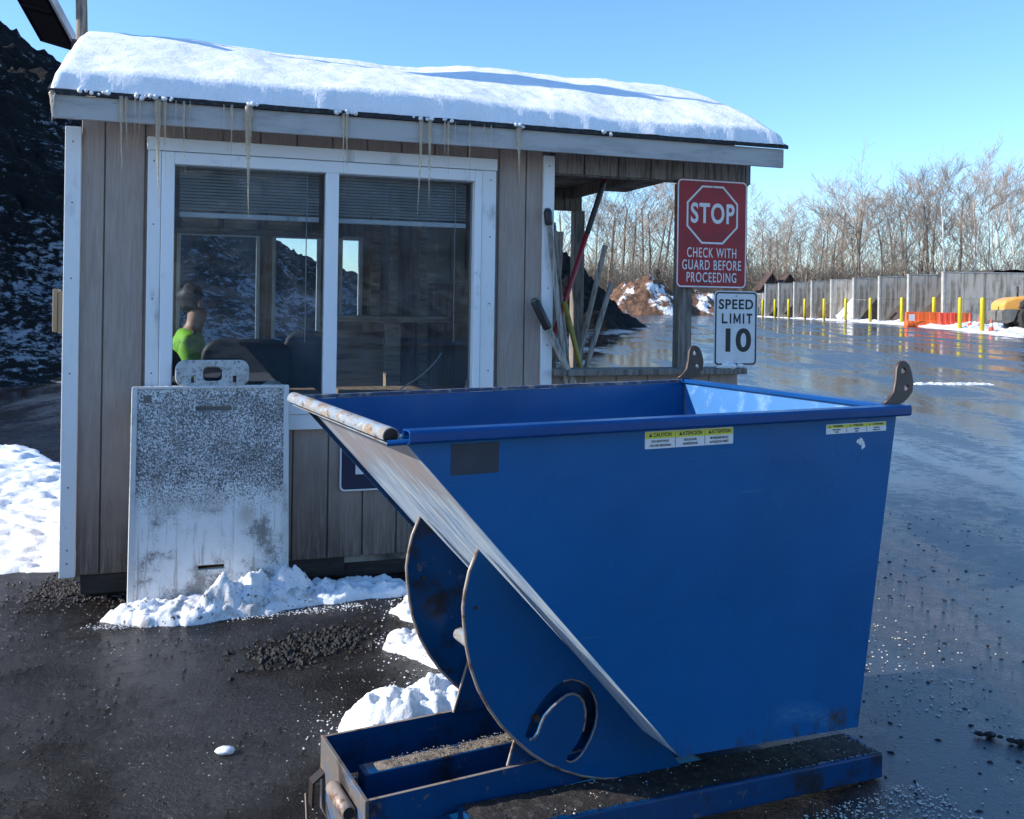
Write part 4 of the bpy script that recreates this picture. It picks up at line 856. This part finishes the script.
scatter('beam_grit', 500, on_beam, .002, .0045, mat('tan_grit', (.22,.18,.14), rough=.8), 4, 'tan grit lying on the middle beam of the hopper base', 'grit')
def front():
    x = -1.2+1.4*random.random(); y = -.01-abs(random.gauss(0,.2)); p = bw(x-.1, y); return (p[0], p[1], .003)
scatter('salt_grains', 2000, front, .002, .0055, M['grain'], 5, 'scattered white salt grains on asphalt before the hopper skid', 'grit')
def clumped(x0, x1, y0, y1, f=1.4):
    while True:
        x, y = random.uniform(x0, x1), random.uniform(y0, y1)
        if fbm(x*f+4, y*f, 2, 4)*.9+.35 > random.random()*1.1: return (x, y, .001)
def yard(): return clumped(-3.2, 1.5, 2.3, 5.2)
scatter('yard_grit', 2600, yard, .001, .0042, M['grain'], 6, 'sparse pale grit strewn over the near asphalt', 'grit')
def right_yard():
    return (1.75+random.gauss(0,.25), 4.1+random.gauss(0,.55), .002)
scatter('ice_crumbs', 380, right_yard, .002, .008, M['grain'], 8, 'pale ice crumbs on wet asphalt right of the hopper', 'ice')
def edgef():
    k = random.random(); a = random.random()
    return (-2.02+1.25*k+random.gauss(0,.035), 4.60+.40*k**1.3-.02+random.gauss(0,.022), .002)
scatter('snow_crumbs', 900, edgef, .0012, .006, M['snow_dirty'], 21, 'loose snow crumbs along the front edge of the heap by the board', 'snow', (1,1,.8))
def edgeg():
    c = random.choice(((-.62,3.55,.10),(-.55,4.40,.10),(-.58,4.95,.09),(-.30,4.05,.14))); return (c[0]+random.gauss(0,c[2]*.7), c[1]+random.gauss(0,c[2]), .003)
scatter('snow_crumbs', 420, edgeg, .0012, .0065, M['snow_dirty'], 22, 'loose snow crumbs round the patches behind the hopper', 'snow', (1,1,.8))
def clodf():
    k = random.random(); return (-1.10+.38*k+random.gauss(0,.07), 4.22+.30*k+random.gauss(0,.10), .002)
scatter('dirt_clods', 520, clodf, .006, .022, M['clod'], 9, 'broken black dirt clods on asphalt before the booth', 'dirt', (1,1,.8))
scatter('black_crumbs', 3200, lambda: clumped(-2.8, .4, 2.4, 5.1, 2.2), .002, .008, M['clod'], 12, 'fine black dirt crumbs strewn over near asphalt', 'dirt')
scatter('black_crumbs', 700, lambda: (random.uniform(1.2, 4.0), random.uniform(3.0, 7.5), .001), .003, .012, M['clod'], 13, 'fine black crumbs on the blue wet asphalt at right', 'dirt', (1.5,1,.5))
def toe():
    k = random.random(); return (-2.55+.55*k+random.gauss(0,.08), 5.18+.05*k+random.gauss(0,.14), .006)
scatter('corner_gravel', 1500, toe, .004, .014, mat('damp_gravel', (.035,.028,.024), [((.10,.085,.07), 30, .5, .7, U)], .7), 14, 'heap of damp gravel at the booth left corner', 'gravel')
mb = MB()
for k in range(14): mb.lump((k*.035, .012*sin(k*1.3), .012), .016+.006*sin(k*2.1), k, 1, (1.3,1,.6), .5)
tag(mb.build('dirt_ridge', M['clod'], loc=(1.78, 3.55, 0), rz=radians(-25)), 'short ridge of black dirt on the asphalt right of skid', 'dirt')

# ------------------------------------------------------------------ snow
hp = [(-2.02,4.66),(-1.96,4.87),(-1.69,4.93),(-1.48,5.08),(-1.25,5.24),(-.95,5.3),(-.87,5.1),(-1.08,4.92),(-1.3,4.76),(-1.55,4.63),(-1.75,4.60)]
o = patch('snow_heap', hp, .07, .10, .011, M['snow_dirty'], 2, .55, 'lumpy snow heap against the foot of the sandwich board')
# big piled part at the right foot of the board
patch('snow_heap', [(-1.62,4.68),(-1.58,4.93),(-1.38,5.06),(-1.10,5.20),(-.98,5.14),(-1.08,4.96),(-1.28,4.80),(-1.48,4.70)], .19, .16, .010, M['snow_dirty'], 5, .45, 'tallest snow mound piled at the right foot of sandwich board', power=.8)
patch('snow_strip', [(-1.2,5.09),(-1.06,5.22),(-.78,5.30),(-.40,5.40),(-.36,5.20),(-.74,5.09),(-.98,4.98),(-1.12,4.94)], .05, .06, .011, M['snow'], 7, .6, 'thin snow strip along the booth foot left of hopper')
patch('snow_strip', [(-1.0,5.40),(-.7,5.46),(-.62,5.40),(-.95,5.33)], .03, .04, .012, M['snow'], 8, .6, 'narrow snow sliver tight under the booth skid timber')
patch('snow_patch', [(-.60,4.87),(-.57,5.05),(-.50,5.14),(-.38,5.09),(-.25,4.85),(-.30,4.66),(-.42,4.66),(-.52,4.77)], .045, .05, .010, M['snow'], 11, .6, 'white snow patch farthest back beside the far rocker plate')
patch('snow_patch', [(-.57,4.36),(-.56,4.54),(-.45,4.59),(-.30,4.50),(-.20,4.30),(-.22,4.12),(-.32,4.13),(-.42,4.23)], .035, .05, .010, M['snow_dirty'], 13, .8, 'grimy snow patch midway beside the far rocker plate')
patch('snow_patch', [(-.62,3.50),(-.60,3.69),(-.53,3.78),(-.42,3.76),(-.33,3.83),(-.26,3.92),(-.15,4.06),(.0,4.1),(.1,3.9),(-.05,3.66),(-.24,3.50),(-.38,3.44),(-.5,3.40)], .10, .09, .010, M['snow'], 15, .5, 'largest white snow patch behind the hopper base')
patch('snow_strip', [(7.9,18.5),(9.6,18.7),(9.5,19.0),(8.0,18.8)], .018, .05, .025, M['snow_dirty'], 41, 1.2, 'small white ice strip lying on the wet yard at right')
patch('added_bounce_snow', [(-22,-34),(26,-34),(26,-4),(10,-2.2),(2,-1.6),(-6,-1.8),(-14,-3),(-22,-6)], .10, .6, .45, M['snow'], 51, .5, kind='structure', freq=.8)  # unseen snow behind the camera, added to bounce sunlight onto the shaded fronts
patch('snow_field', [(-9,9.9),(-5.0,9.85),(-4.2,8.9),(-3.2,7.6),(-2.35,6.0),(-2.52,5.50),(-2.84,5.46),(-3.6,5.2),(-5,5.5),(-7,7.5)], .055, .3, .03, M['snow'], 21, .95, 'bright white snow field on the ground left of the booth', freq=4.5)
mb = MB(); mb.lump((0,0,.012), .022, 3, 2, (1.5,1,.6), .4); tag(mb.build('snow_crumb', M['snow'], smooth=True, loc=(-.99, 3.33, 0)), 'single small ice lump alone on the near asphalt', 'ice')
mb = MB(); mb.lump((0,0,0), .02, 3, 2, (1.6,.8,.35), .4); mb.lump((.05,.01,-.003), .009, 5, 1, (1.6,.8,.35), .4); tag(mb.build('snow_crumb', M['snow'], smooth=True, loc=bw(-1.66,.56,.098)), 'little snow crumb inside the hopper base frame', 'snow')

# ------------------------------------------------------------------ piles
def mound(name, cx, cy, R, h, cell, matl, label, cat='pile', seed=0, ex=1.0, amp=.35, shape=1.0, rot=0, group=None):
    mb = MB(); n = int(2.1*R/cell); idx = {}
    for j in range(-n//2, n//2+1):
        for i in range(-n//2, n//2+1):
            x, y = i*cell*max(1, ex), j*cell
            xr, yr = x/ex, y
            r = hypot(xr, yr)/R*(1+.12*fbm(x/R*2, y/R*2, seed, 3))
            if r > 1.12: continue
            hh = h*(1-r)**shape if r < 1 else -.3*(r-1)*h-.02
            k = max(0, min(1, (1-r)*5))
            hh += k*amp*(fbm(x/R*3.5+seed, y/R*3.5, seed, 5)*.9 + .30*fbm(x*1.6, y*1.6, seed+3, 3) + (.22/amp)*fbm(x*4.3, y*4.3, seed+9, 2))
            idx[(i, j)] = len(mb.v); mb.v.append((x, y, hh-.02))
    for (i, j), a in idx.items():
        q = [idx.get((i+1, j)), idx.get((i+1, j+1)), idx.get((i, j+1))]
        if None not in q: mb.f.append((a, *q))
    return tag(mb.build(name, matl, smooth=True, loc=(cx, cy, G(cy)), rz=rot), label, cat, group)
mound('compost_mound', -17.6, 28, 15.0, 11.2, .13, M['pile_snowy'], 'huge black compost mound dusted with snow behind the booth at left', seed=3, amp=.7)
mound('compost_mound', -20.5, 19.5, 10.5, 9.5, .3, M['pile_snowy'], 'unseen black compost mound added left of the frame to shade the big one', seed=31, amp=.5)  # added out of view to throw shade over the big mound's foot
mound('compost_mound', 1.4, 49.5, 5.4, 4.9, .12, M['mulch'], 'steep black compost mound seen through the porch', seed=8, amp=.25)
mound('wood_chip_pile', 15.0, 108, 6.2, 4.6, .2, M['chips'], 'orange-brown wood chip pile capped with snow, left of two beyond the porch', seed=11, amp=.7, shape=.8)
mound('wood_chip_pile', 21.0, 110, 5.5, 3.0, .25, M['chips'], 'lower orange-brown wood chip pile beside the sign post', seed=14, amp=.8, shape=.7, ex=1.3)
mound('compost_mound', 9, -28, 19, 12.5, .3, M['pile_back'], 'unseen snow-streaked compost mound added behind the viewer for the window reflections', seed=17, amp=.6, ex=1.2)  # added out of view so the window panes reflect something dark
patch('verge', [(-3,52),(6.5,50),(8.5,54),(-3,62)], .08, 1, .3, mat('pale_gravel', (.20,.18,.16), [((.1,.09,.08), 2, .4, .6, U)], .9), 4, .5, kind='structure', freq=.5)

# ------------------------------------------------------------------ storage bays
bay_y = [58.3, 63.0, 67.6, 72.2, 76.8, 81.3, 85.8, 90.2, 94.4]
rank = ['nearest and longest concrete bay wall, right of the orange barriers','second concrete bay wall, its end above the orange barriers','third concrete bay wall from the right','fourth concrete bay wall from the right','fifth concrete bay wall, middle of the row','sixth concrete bay wall from the right','third concrete bay wall from the far left end','second concrete bay wall from the far left end','farthest concrete bay wall beside the gabled kiosk']
for k, y in enumerate(bay_y):
    x = 26.6-.036*(y-58); x1 = x+(26 if k == 0 else 12); h = 3.35
    wv = empty('bay_wall', (x, y, G(y)), 0, rank[k], 'wall', 'concrete bay divider walls')
    mb = MB(); n = int((x1-x)/1.3)
    for q in range(n): mb.box((x1-x)*q/n+.01+.14*(q == 0), (x1-x)*(q+1)/n-.01, .0, .28, 0, h*.5-.01); mb.box((x1-x)*q/n+.01+.14*(q == 0), (x1-x)*(q+1)/n-.01, .0, .28, h*.5, h-.06)
    mb.build('panel', M['concrete'], wv, bevel=.012, seg=1)
    MB().box(0, .145, -.01, .29, 0, h-.06).build('end_face', M['concrete_cap'], wv)
    MB().box(-.02, x1-x, -.02, .30, h-.058, h).build('cap', M['concrete_cap'], wv)
bk = empty('bay_back_wall', (38, 76, .65), 0, 'long concrete rear wall closing the storage bays', 'wall')
MB().box(0, .3, -18, 20, 0, 3.0).build('panel', M['concrete'], bk)
fills = [(0, 'brown mulch heap in the bay behind the orange barriers', 'bay_soil', 2.6), (1, 'brown mulch heap in the bay left of the barriers','bay_soil',2.3), (2, 'dark compost heap in the third bay', 'mulch', 2.6), (3, 'snow-covered heap in the fourth bay', 'snow_dirty', 2.0), (4, 'dark brown heap in the fifth bay','bay_soil', 2.0), (5,'low brown heap in the sixth bay','bay_soil',1.7), (6,'low heap in the seventh bay','mulch',1.5), (7,'small heap in the farthest bay','mulch',1.3)]
for k, lab, mt_, hh in fills:
    y0, y1 = bay_y[k]+.3, bay_y[k+1]-.05; x = 26.6-.036*(y0-58); mb = MB(); nx, ny = 44, 20
    for j in range(ny+1):
        for i in range(nx+1):
            xx = .2+11*i/nx; yy = y0+(y1-y0)*j/ny
            a = (xx-.05-.35*fbm(yy*.5, k, 1, 2))*1.1/(hh*1.35)
            zz = hh*1.35*max(0, min(1.0, a))**1.0 + (.12*fbm(xx*1.2, yy*1.2, k, 4) if a > 0 else -.03)
            mb.v.append((xx, yy-y0, zz))
    mb.f += [(j*(nx+1)+i, j*(nx+1)+i+1, (j+1)*(nx+1)+i+1, (j+1)*(nx+1)+i) for j in range(ny) for i in range(nx)]
    tag(mb.build('bay_heap', M[mt_], smooth=True, loc=(x, y0, G(y0))), lab, 'heap', 'material heaps in the bays')
mound('compost_mound', 42.5, 70, 8.0, 5.4, .3, M['mulch'], 'dark heap rising above the nearest bay wall', seed=23, amp=.4)
mound('compost_mound', 41, 100, 5.5, 4.6, .3, M['mulch'], 'small dark heap top showing above the middle bay walls', seed=25, amp=.4)
patch('roadside_snow', [(22.4,41.5),(23.5,50),(24.6,62),(25.3,75),(25.5,90),(25.0,99),(26.4,99),(26.6,80),(27.2,64),(28.6,57.9),(40,57.6),(40,43),(28,47)], .17, 1.6, .16, M['snow_dirty'], 31, 1.5, kind='structure', freq=1.1)
bl_pos = [(960,50.5),(982.4,47.2),(934,57.0),(901.8,61.5),(870.3,66.2),(845.7,70.6),(824,75.2),(804.7,79.8),(788.6,84.3),(774.9,88.8),(762.6,93.2)]
bl_lab = ['yellow bollard right of the orange barriers','yellow bollard nearest the wheel loader','short yellow bollard behind the orange barriers','yellow bollard at the left end of the orange barrier','yellow bollard before the third bay wall','yellow bollard before the fourth bay wall, beside snowy heap','yellow bollard before the fifth bay wall','yellow bollard before the sixth bay wall','yellow bollard before the third bay wall from the far end','yellow bollard before the second bay wall from the far end','farthest yellow bollard beside the speed limit sign']
for (px, y), lab in zip(bl_pos, bl_lab):
    u = (px-512)/945*1.0; h = 1.75
    e = empty('bollard', (u*y, y, G(y)), 0, lab, 'bollard', 'yellow bollards before the bays')
    MB().lathe([(.105,0),(.105,h-.1),(.10,h-.04),(.07,h),(.01,h+.02)], 20).build('post', M['bollard'], e, smooth=True)
    MB().lathe([(.115,0),(.115,.12)], 16).build('collar', M['concrete'], e)
def barrier(x, y, L, lab, rz=0, m=None):
    e = empty('traffic_barrier', (x, y, G(y)), rz, lab, 'barrier', 'orange plastic barriers')
    prof = [(-.30,0),(.30,0),(.30,.14),(.14,.38),(.09,.86),(-.09,.86),(-.14,.38),(-.30,.14)]
    mb = MB(); n = 6; w_ = (L-.1)/n
    for k in range(n): mb.prism([(p[0]*(1 if k % 2 == 0 else .9), p[1]) for p in prof], 0, .05+k*w_, .05+(k+1)*w_)
    mb.build('body', m or M['orange'], e, bevel=.015, seg=1)
    MB().lathe([(.04,.1),(.04,.82)], 10, (L+.01, 0, 0)).build('connector', m or M['orange'], e)
    if L > 2: MB().box(.12, .46, -.325, -.318, .32, .72).build('reflector_plate', M['white_sheet'], e)
barrier(23.45, 56.4, 2.15, 'orange barrier at the left with a white plate', radians(-2))
barrier(24.75, 54.9, 1.0, 'short red-orange barrier in the middle', radians(-4), M['cone'])
barrier(25.9, 55.8, 1.15, 'orange barrier at the right end beside bollard', radians(4))
def cone(x, y, lab, s=1):
    e = empty('traffic_cone', (x, y, G(y)), 0, lab, 'cone', 'traffic cones'); MB().box(-.18,.18,-.18,.18,0,.03).build('base', M['black_plastic'], e); MB().lathe([(.14,.03),(.10,.3),(.09,.33),(.03,.72*s),(.01,.74*s)], 18).build('body', M['cone'], e, smooth=True); MB().lathe([(.092,.34),(.068,.5)], 18).build('band', M['white_sheet'], e, smooth=True)
cone(25.6, 52.8, 'red-orange cone left of the standpipe', 1.2); cone(25.85, 52.2, 'red-orange cone touching the standpipe', 1.2); cone(23.6, 46.5, 'red cone just left of the wheel loader')
e = empty('standpipe', (26.0, 50.6, G(50.6)), 0, 'white standpipe with a bent dark top beside the bollard', 'standpipe')
MB().tube([(0,0,0),(0,0,1.1)], .09, 12).build('pipe', M['white_trim'], e, smooth=True); MB().box(-.25,.55,-.1,.1,1.1,1.22).build('head', M['loader_gray'], e, bevel=.03); MB().tube([(.45,0,1.1),(.6,0,.55)], .04, 8).build('spout', M['white_trim'], e)
# kiosk beyond the bays
k_ = empty('kiosk', (31.0, 112, .65), 0, 'little brown-roofed gabled kiosk beyond the far end of the bays', 'kiosk')
MB().box(-1.2, 2.6, 0, 3, 0, 3.0).build('wall', mat('pale_gray_cladding', (.33,.34,.36), rough=.7), k_)
for dx in (0, 1.9): 
    f = MB().box(-.9+dx, .6+dx, -.06, -.005, .9, 2.6).build('window', M['white_trim'], k_); MB().box(-.8+dx, .5+dx, -.08, -.062, 1.0, 2.5).build('pane', M['glass_green'], f)
mb = MB()
for dx in (-.3, 1.8):
    mb.prism([(dx-1.5,3.01),(dx,5.1),(dx+1.5,3.01),(dx+1.35,3.005),(dx,4.9),(dx-1.35,3.005)], 1, -.4, 3.2)
    mb.prism([(dx-1.35,3.003),(dx+1.35,3.003),(dx,4.88)], 1, .0, 3.0)
mb.build('roof', M['roof_brown'], k_)

# ------------------------------------------------------------------ wheel loader (rear towards the left, at the frame edge)
L_ = empty('wheel_loader', (24.4, 47.6, G(47.6)), radians(-8), 'orange wheel loader parked at the right edge before the long wall', 'loader')
hood = [(0,.98),(.0,1.40),(.12,1.62),(.55,1.78),(2.4,1.98),(2.4,.98)]
MB().prism(hood, 1, -.85, .85).build('hood', M['loader'], L_, bevel=.12, seg=4)
MB().prism([(.75,1.25),(.75,1.55),(1.0,1.68),(1.7,1.74),(1.7,1.25)], 1, -.87, .87).build('side_grille', M['loader_gray'], L_, bevel=.02)
MB().prism([(-.12,.62),(-.12,1.1),(.1,1.2),(.72,1.2),(.62,.9),(.5,.6),(.2,.5)], 1, -1.0, 1.0).build('counterweight', M['loader_gray'], L_, bevel=.05, seg=3)
MB().box(2.2, 5.0, -.5, .5, .7, 1.15).build('chassis', M['loader_gray'], L_, bevel=.03)
def wheel(x, y):
    w_ = empty('wheel', (x, y, .78), 0); w_.parent = L_
    mb = MB(); n = 32; pr_ = [(.46,-.27),(.70,-.28),(.78,-.22),(.78,.22),(.70,.28),(.46,.27)]
    mb.v = [(r*cos(2*pi*k/n)*(1 if r < .75 else (1 if k % 2 else .955)), a, r*sin(2*pi*k/n)*(1 if r < .75 else (1 if k % 2 else .955))) for r, a in pr_ for k in range(n)]
    mb.f = [(i*n+k, i*n+(k+1) % n, ((i+1) % 6)*n+(k+1) % n, ((i+1) % 6)*n+k) for i in range(6) for k in range(n)]
    mb.build('tyre', M['rubber'], w_, bevel=.01)
    sg_ = -1 if y < 0 else 1; mb = MB(); mb.tube([(0, sg_*.10, 0), (0, sg_*.16, 0)], [.46,.46], 24); mb.tube([(0, sg_*.16, 0), (0, sg_*.24, 0)], [.2,.17], 16); mb.build('rim', M['concrete_cap'], w_)
for x in (1.42, 4.6):
    for y in (-.98, .98): wheel(x, y)
for y in (-.98, .98): MB().prism([(.8,1.25),(1.0,1.58),(1.45,1.72),(2.0,1.66),(2.3,1.4),(2.3,1.48),(2.02,1.74),(1.45,1.80),(.95,1.66),(.72,1.28)], 1, y-.27, y+.27).build('mudguard', M['black_plastic'], L_)
cabf = MB()
for x, y in ((1.55,-.7),(1.55,.7),(3.0,-.7),(3.0,.7)): cabf.box(x-.05, x+.05, y-.05, y+.05, 1.8, 2.75)
cabf.box(1.45, 3.15, -.78, .78, 2.75, 2.88); cabf.box(1.5, 3.1, -.74, .74, 1.79, 1.95); cabf.box(2.41, 3.1, -.74, .74, 1.0, 1.79); cabf.build('cab', M['loader_gray'], L_, bevel=.02)
MB().box(1.54, 3.0, -.67, .67, 1.95, 2.74).build('cab_glass', M['glass_green'], L_)
mb = MB()
for y in (-.55, .55): mb.prism([(4.4,1.7),(4.7,1.9),(6.2,.7),(6.2,.45),(5.9,.45)], 1, y-.07, y+.07)
mb.build('lift_arm', M['loader'], L_, bevel=.02)
MB().prism([(6.1,.1),(7.1,.06),(7.1,.12),(6.3,.22),(6.15,.6),(6.3,1.2),(6.2,1.25),(6.02,.6)], 1, -1.3, 1.3).build('bucket', M['loader_gray'], L_)
MB().tube([(1.1,.3,1.75),(1.1,.3,2.35)], .05, 12).build('exhaust', M['steel_dark'], L_, smooth=True)
mb = MB(); mb.tube([(1.5,-.78,2.6),(1.35,-1.05,2.6)], .02, 6); mb.box(1.3,1.4,-1.15,-.98,2.3,2.65); mb.build('mirror', M['black_plastic'], L_)

# ------------------------------------------------------------------ trees
def grow(seed, H=15.0, spread=1.0, crown_from=.3, birch=False):
    rnd = random.Random(seed); tr = MB(); cr = MB()
    def seg(mb, p, q, r0, r1, n):
        d = (q-p); a = d.orthogonal().normalized(); b = d.cross(a).normalized(); k0 = len(mb.v)
        for P_, r in ((p, r0), (q, r1)):
            for k in range(n): mb.v.append(tuple(P_ + a*cos(2*pi*k/n)*r + b*sin(2*pi*k/n)*r))
        for k in range(n): mb.f.append((k0+k, k0+(k+1) % n, k0+n+(k+1) % n, k0+n+k))
    def branch(p, d, L, r, lev):
        n = 5 if lev < 2 else 3; steps = 5 if lev == 0 else (4 if lev < 3 else 3); mb = tr if lev == 0 else cr
        for i in range(steps):
            d = (d + Vector((rnd.gauss(0,.10), rnd.gauss(0,.10), rnd.gauss(0,.06)+(.05 if lev else .0)))*(1 if lev else .5)).normalized()
            q = p + d*(L/steps); r1 = r*(1-.14 if lev == 0 else 1-.18); seg(mb, p, q, r, max(r1, .014), n)
            f = (i+1)/steps
            if lev < 4 and not (lev == 0 and f < crown_from):
                nb = 2 if lev == 0 else (rnd.choice((1,2)) if lev < 3 else 1)
                for _ in range(nb):
                    az = rnd.uniform(0, 2*pi); an = radians(rnd.uniform(22, 52))*(1 if lev else .95)*spread
                    o_ = d.orthogonal().normalized(); o_ = Matrix.Rotation(az, 3, d) @ o_
                    nd = (d*cos(an)+o_*sin(an)); nd.z = abs(nd.z)*.7+.18 if lev < 3 else nd.z+.08; nd.normalize()
                    branch(q, nd, L*(rnd.uniform(.42,.62) if lev else rnd.uniform(.32,.5))*(1.15-.45*f if lev == 0 else 1), max(r1*rnd.uniform(.38,.58), .013), lev+1)
            p, r = q, r1
    branch(Vector((0,0,-.2)), Vector((rnd.gauss(0,.05),rnd.gauss(0,.05),1)).normalized(), H*.92, .15 if birch else rnd.uniform(.17,.25), 0)
    return tr, cr
protos = []
for k, (sp_, cf, bi) in enumerate(((1,.3,0),(1.15,.2,0),(.85,.35,0),(1.0,.45,0),(1.1,.3,0),(.7,.4,1),(.75,.3,1))):
    tr, cr = grow(100+k, 15, sp_, cf, bool(bi))
    mt = tr.build('trunk', M['birch'] if bi else M['bark']).data; mc = cr.build('crown', M['birch'] if False else M['twigs']).data
    for o in [o for o in C.objects if o.data in (mt, mc)]: bpy.data.objects.remove(o)
    protos.append((mt, mc, bi))
anch = [(548,566,'in the gap beside the white corner trim'),(583,600,'between the red handle and rear porch post'),(600,625,'above the leaning grey handles'),(625,650,'above the left wood chip pile'),(650,676,'just left of the STOP sign'),(750,772,'just right of the STOP sign, above the kiosk'),(772,800,'above the far bay walls'),(800,828,'above the sixth bay wall'),(828,856,'above the fourth bay wall'),(856,885,'above the third bay wall'),(885,912,'above the left end of the orange barrier'),(912,942,'above the orange barriers'),(942,972,'above the tall bollard right of the barriers'),(972,1000,'above the bollard beside the loader'),(1000,1034,'above the wheel loader')]
sky_y = lambda px: 196 if px < 600 else (184 if px < 690 else (200 if px < 790 else (212 if px < 830 else (192 if px < 900 else (182 if px < 985 else 190)))))
random.seed(77)
names3 = [('leftmost','middle','rightmost'),('left','right')]
for a, b, where in anch:
    n = 1 if b-a < 19 else 3
    for k in range(n):
        px = a+(b-a)*(k+.5)/n+random.uniform(-3,3); dep = random.uniform(112, 150); birch = (a >= 942 and (k != 1 or a > 960)) or random.random() < .06
        v = .88*(304-sky_y(px)+.0148*(px-512))/945; Ht = (1.6+v*dep-.65)*random.uniform(.84, 1.06)
        i = random.choice((5,6)) if birch else random.randrange(5); mt, mc, bi = protos[i]
        e = empty('birch_tree' if bi else 'bare_tree', ((px-512)/945*dep, dep, .6), random.uniform(0, 6.28),
                  ('white-trunked bare birch ' if bi else 'bare grey-brown tree ')+where+((', '+names3[0][k]+' of three') if n == 3 else ''), 'tree', 'bare trees in the wood beyond the yard')
        e.scale = (Ht/14.5*random.uniform(.9,1.1),)*2+(Ht/14.5,)
        meshobj_t = bpy.data.objects.new('trunk', mt); C.objects.link(meshobj_t); meshobj_t.parent = e
        mc_o = bpy.data.objects.new('crown', mc); C.objects.link(mc_o); mc_o.parent = e
# wood beyond reads as one mass; brushwood along its foot
def sticks(name, n, x0, x1, y0, y1, h0, h1, r, matl, seed, label, branchy=True):
    rnd = random.Random(seed); mb = MB()
    for _ in range(n):
        dep = rnd.uniform(y0, y1); x = rnd.uniform(x0, x1)*dep/130; h = rnd.uniform(h0, h1); p = Vector((x, dep, .5)); d = Vector((rnd.gauss(0,.18), rnd.gauss(0,.1), 1))
        q = p+d*h; k0 = len(mb.v); rr = r*rnd.uniform(.6, 1.3); mb.v += [(p.x-rr,p.y,p.z),(p.x+rr,p.y,p.z),(p.x,p.y+rr,p.z),tuple(q)]; mb.f += [(k0,k0+1,k0+3),(k0+1,k0+2,k0+3),(k0+2,k0,k0+3)]
        if branchy:
            for j in range(4):
                f = rnd.uniform(.25,.9); b0 = p+d*h*f; b1 = b0+Vector((rnd.gauss(0,.28),rnd.gauss(0,.2),rnd.uniform(.15,.5)))*h*.5; k0 = len(mb.v); r2 = rr*.5
                mb.v += [(b0.x-r2,b0.y,b0.z),(b0.x+r2,b0.y,b0.z),(b0.x,b0.y,b0.z+r2*2),tuple(b1)]; mb.f += [(k0,k0+1,k0+3),(k0+1,k0+2,k0+3),(k0+2,k0,k0+3)]
    return tag(mb.build(name, matl), label, 'woods', kind='stuff')
sticks('brushwood', 9000, 2, 84, 112, 138, 2.0, 7.5, .045, M['brush'], 5, 'dense brown brushwood along the foot of the bare wood')
sticks('far_wood', 4200, 2, 90, 150, 190, 6, 15, .06, M['twigs'], 6, 'hazy mass of distant bare saplings behind the nearer trees')
# evergreen
pe = empty('pine_tree', ((657-512)/945*118, 118, .6), 0, 'small dark evergreen behind the wood chip piles, left of the STOP sign', 'tree')
MB().tube([(0,0,0),(0,0,5.5)], [.12,.03], 8).build('trunk', M['bark'], pe)
mb = MB(); random.seed(5)
for k in range(1500):
    z = .5+5.2*random.random()**1.2; r = 1.7*(1-z/6.0)*random.uniform(.3,1.1)+.05; a = random.uniform(0,6.28); c = Vector((r*cos(a), r*sin(a), z)); d = Vector((cos(a), sin(a), random.uniform(-.4,.3)))*.3; s_ = Vector((-sin(a), cos(a), 0))*.09
    n = len(mb.v); mb.v += [tuple(c-s_), tuple(c+s_), tuple(c+d)]; mb.f.append((n, n+1, n+2))
mb.build('crown', M['pine'], pe)
